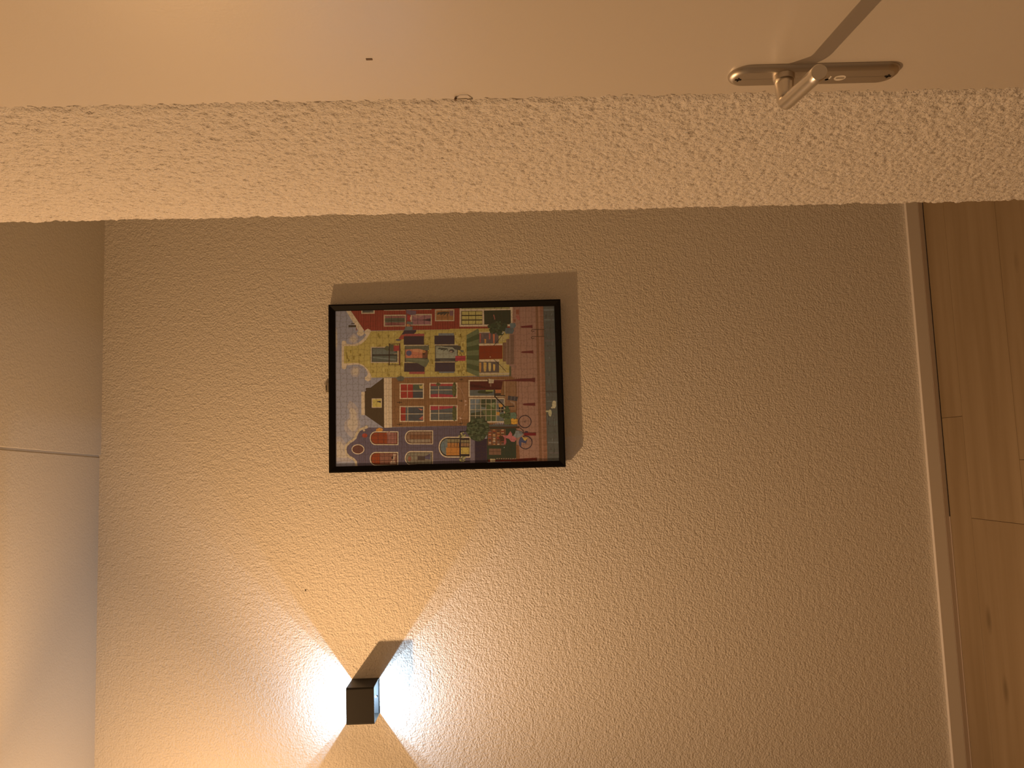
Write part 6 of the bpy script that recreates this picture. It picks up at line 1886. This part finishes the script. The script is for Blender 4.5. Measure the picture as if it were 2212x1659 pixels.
3a2418 -1554 -1522 -1538 -1638 -1607 -1694 -1702 -1672 -1709 -1576
645c52 -1546 -1956 -1462 -2016 -1395 -2032 -1401 -2105 -1428 -2211 -1506 -2253 -1581 -2177 -1617 -2080 -1595 -2003
585048 -1401 -2105 -1428 -2211 -1506 -2253 -1513 -2160
54211c -626 -2253 -598 -2302 -586 -2603 -579 -2629 -683 -2634 -675 -2601 -656 -2300
5c1918 -1506 -2261 -1469 -2296 -1473 -2596 -1468 -2626 -1564 -2627 -1559 -2584 -1551 -2294
50211b 124 -1420 119 -1681 121 -1933 146 -2245 143 -2537 161 -2635 153 -2651 27 -2643 54 -2535 60 -2243 78 -1932 84 -1680 85 -1419
381e14 153 -1232 177 -1276 23 -1272 66 -1234
987c5c 170 -1260 139 -1422 28 -1407 31 -1268
5c422e 161 -1310 30 -1311 30 -1318 161 -1318
5c422e 150 -1364 29 -1361 28 -1369 150 -1372
62402c 26 -1295 25 -1349 -71 -1337 -71 -1299
4e160e -2227 -1194 -2248 -1409 -2246 -1889 -2223 -2275 -2215 -2565 -2210 -2638 -2305 -2639 -2292 -2562 -2308 -2273 -2303 -1887 -2298 -1407 -2307 -1196
987852 -2210 -1252 -2218 -1409 -2313 -1399 -2313 -1257
5a3e2c -2216 -1329 -2311 -1326 -2311 -1334 -2216 -1336
704e38 -2200 -1439 -2193 -1483 -2224 -1478 -2230 -1444
704e38 -2202 -1506 -2195 -1550 -2226 -1545 -2232 -1511
704e38 -2204 -1573 -2197 -1617 -2227 -1613 -2234 -1578
704e38 -2205 -1640 -2199 -1684 -2229 -1680 -2236 -1645
704e38 -2207 -1707 -2201 -1752 -2231 -1747 -2238 -1712
704e38 -2209 -1775 -2203 -1819 -2233 -1814 -2240 -1780
704e38 -2211 -1842 -2204 -1886 -2235 -1882 -2241 -1847
704e38 -2213 -1909 -2206 -1954 -2237 -1949 -2243 -1914
704e38 -2215 -1976 -2208 -2021 -2238 -2016 -2245 -1981
96825e -651 -3255 -698 -3250 -728 -3238 -768 -3213 -763 -3192 -759 -3166 -733 -3146 -691 -3135 -648 -3131 -600 -3139 -571 -3152 -536 -3174 -541 -3199 -540 -3225 -560 -3245 -601 -3257
96825e -740 -3177 -751 -3174 -760 -3167 -766 -3157 -770 -3144 -769 -3130 -765 -3118 -758 -3108 -749 -3101 -738 -3099 -728 -3102 -719 -3109 -712 -3119 -709 -3132 -709 -3146 -713 -3158 -720 -3169 -729 -3175
8e7a56 -903 -3115 -940 -3111 -976 -3097 -1006 -3084 -1002 -3063 -995 -3044 -970 -3031 -945 -3021 -900 -3013 -862 -3018 -824 -3035 -796 -3050 -804 -3070 -801 -3090 -832 -3105 -865 -3114
8e7a56 -848 -3018 -857 -3015 -865 -3007 -871 -2996 -874 -2981 -874 -2967 -870 -2953 -864 -2942 -856 -2934 -846 -2932 -837 -2935 -829 -2943 -823 -2954 -821 -2968 -821 -2983 -824 -2997 -831 -3008 -839 -3015
8e7a56 -861 -2987 -847 -3056 -820 -3051 -834 -2982
565046 -977 -2985 -1208 -2978 -1208 -2988 -977 -2995
565046 -1005 -3053 -1232 -3046 -1233 -3055 -1006 -3062
565046 -1034 -3120 -1257 -3113 -1257 -3123 -1034 -3130
565046 -1062 -3187 -1282 -3180 -1282 -3190 -1063 -3197
565046 -1091 -3254 -1307 -3247 -1307 -3257 -1091 -3264"""
GAIN = (2.7, 4.55, 8.8)
def lin(c): c /= 255.0; return c/12.92 if c <= 0.04045 else ((c + 0.055)/1.055)**2.4
verts, faces, cols, boxes = [], [], [], []
import array
layers = []
cells = {}
for row in ART.strip().split('\n'):
    p = row.split()
    c = tuple(min(0.95, max(0.004, lin(int(p[0][i:i+2], 16))*g)) for i, g in zip((0, 2, 4), GAIN))
    v = [int(t) for t in p[1:]]
    xs, zs = v[0::2], v[1::2]
    bx = (min(xs), max(xs), min(zs), max(zs))
    key = [(i, j) for i in range(int(bx[0]//200), int(bx[1]//200) + 1) for j in range(int(bx[2]//200), int(bx[3]//200) + 1)]
    lv = 0
    for kk in key:
        for (b0, l0) in cells.get(kk, ()):
            if l0 >= lv and b0[0] < bx[1] and bx[0] < b0[1] and b0[2] < bx[3] and bx[2] < b0[3]: lv = l0 + 1
    for kk in key: cells.setdefault(kk, []).append((bx, lv))
    n0 = len(verts)
    y = 0.0018 - 0.000015*lv
    verts += [(x*1e-4, y, z*1e-4) for x, z in zip(xs, zs)]
    area = sum(xs[i]*zs[(i+1) % len(xs)] - xs[(i+1) % len(xs)]*zs[i] for i in range(len(xs)))
    ids = list(range(n0, n0 + len(xs)))
    faces.append(ids if area > 0 else ids[::-1]); cols.append(c)
    layers.append(lv)
me = bpy.data.meshes.new('puzzle_print'); me.from_pydata(verts, [], faces); me.update()
ca = me.color_attributes.new('Col', 'FLOAT_COLOR', 'CORNER')
buf = []
for f, c in zip(me.polygons, cols): buf += [*c, 1.0]*f.loop_total
ca.data.foreach_set('color', buf)
link('puzzle_print', me, m_print, pic)['label'] = 'printed picture of four gabled canal houses'

# the cut lines between the interlocking pieces
rj = random.Random(2)
NXP, NZP = 27, 37
def knob(n=15):
    s = rj.choice((-1, 1)); c = 0.5 + rj.uniform(-.06, .06); w = 0.085; h = 0.24
    base = [(0, 0), (0.2, 0.02*s), (c - w*1.1, 0.03*s), (c - w*.55, 0.07*s), (c - w*1.15, 0.15*s), (c - w*.8, h*s*.93), (c, h*s), (c + w*.8, h*s*.93), (c + w*1.15, 0.15*s), (c + w*.55, 0.07*s), (c + w*1.1, 0.03*s), (0.8, 0.02*s), (1, 0)]
    return base
jv, jf = [], []
def strip(p, q_):
    px_, pz = p; dx, dz = q_[0] - p[0], q_[1] - p[1]
    pts = [(px_ + dx*t - dz*u, pz + dz*t + dx*u) for t, u in knob()]
    w = 0.00017; y = 0.0018 - 0.000015*(max(layers) + 2)
    for i, (x, z) in enumerate(pts):
        a = pts[max(i-1, 0)]; c = pts[min(i+1, len(pts)-1)]
        tx, tz = c[0]-a[0], c[1]-a[1]; l = math.hypot(tx, tz) or 1
        jv.append((x - tz/l*w, y, z + tx/l*w)); jv.append((x + tz/l*w, y, z - tx/l*w))
        if i: k = len(jv); jf.append((k-4, k-2, k-1, k-3))
gw, gh = 0.469, 0.665
node_xy = {}
for i in range(NXP + 1):
    for j in range(NZP + 1):
        ix = 0 if i in (0, NXP) else rj.uniform(-.0009, .0009); jz = 0 if j in (0, NZP) else rj.uniform(-.0009, .0009)
        node_xy[i, j] = (-gw/2 + gw*i/NXP + ix, -gh/2 + gh*j/NZP + jz)
for i in range(NXP + 1):
    for j in range(NZP + 1):
        if i < NXP and 0 < j < NZP: strip(node_xy[i, j], node_xy[i+1, j])
        if j < NZP and 0 < i < NXP: strip(node_xy[i, j], node_xy[i, j+1])
me = bpy.data.meshes.new('piece_joints'); me.from_pydata(jv, [], jf); me.update()
link('piece_joints', me, m_joint, pic, kind='stuff')

# ------------------------------------------------------------------ up-and-down wall lamp
LX, LZ = -0.6575, 1.7350
wl = empty('wall_lamp', (LX, 0.0, LZ), 'black cube wall lamp throwing cool light beams up and down', 'lamp')
LW, LH, LD, TH = 0.0495, 0.0385, 0.0960, 0.0028
def rounded(w, y0, y1, r, n=6):
    """outline seen from above: square at the wall, rounded at the two front corners"""
    pts = [(-w, y0), (w, y0)]
    for cx, a0 in ((w - r, 0), (-w + r, -90)):
        for k in range(n + 1):
            t = math.radians(a0 - 90*k/n); pts.append((cx + r*math.cos(t), y1 + r + r*math.sin(t)))
    return pts
po = rounded(LW, -0.0005, -LD, 0.0050); pi_ = rounded(LW - TH, -0.0033, -LD + TH, 0.0030)
bm = bmesh.new(); n = len(po)
V = {}
for nm, pp in (('o', po), ('i', pi_)):
    for s in (0, 1): V[nm, s] = [bm.verts.new((x, y, (-LH, LH)[s])) for x, y in pp]
for k in range(n):
    k2 = (k+1) % n
    bm.faces.new((V['o',0][k], V['o',0][k2], V['o',1][k2], V['o',1][k]))
    bm.faces.new((V['i',0][k2], V['i',0][k], V['i',1][k], V['i',1][k2]))
    for s in (0, 1):
        bm.faces.new((V['o',s][k], V['o',s][k2], V['i',s][k2], V['i',s][k]))
from_bm('housing', bm, m_lampblack, wl)['label'] = 'black square housing open at top and bottom'
box('reflector_plate', -LW + TH, LW - TH, -0.0052, -0.0034, -LH + 0.002, LH - 0.002, m_lampgrey, wl)['label'] = 'grey metal plate inside the lamp housing'
m_led = bpy.data.materials.new('led_emitter'); m_led.use_nodes = True
e = m_led.node_tree.nodes['Principled BSDF']; e.inputs['Emission Color'].default_value = (*COOL, 1); e.inputs['Emission Strength'].default_value = 30.0
box('led_board', -0.006, 0.006, -0.0925, -0.078, -0.0035, 0.0035, m_lampgrey, wl)
for s in (1, -1):
    bm = bmesh.new(); disc(bm, (0, -0.085, s*0.0036), (0, 0, s), 0.0035, 0.0008, 16); from_bm('led_chip', bm, m_led, wl)
    lamp('led_glow', 'POINT', (0, -0.072, -s*0.0060), 1.9*(0.85 if s < 0 else 1.0), COOL, wl, shadow_soft_size=0.0016)
bm = bmesh.new(); disc(bm, (0.0, -0.0052, -0.0300), (0, -1, 0), 0.0030, 0.0050, 16, 0.0026)
from_bm('fixing_screw', bm, m_zinc, wl)

# a dark speck (old drill hole plug) in the plaster
bm = bmesh.new(); disc(bm, (-0.3527, 0.001, 1.9055), (0, -1, 0), 0.0026, 0.0024, 10, 0.0016)
tag(from_bm('plug', bm, m_dark), 'tiny dark wall plug in the plaster above left of the picture', 'wall plug')
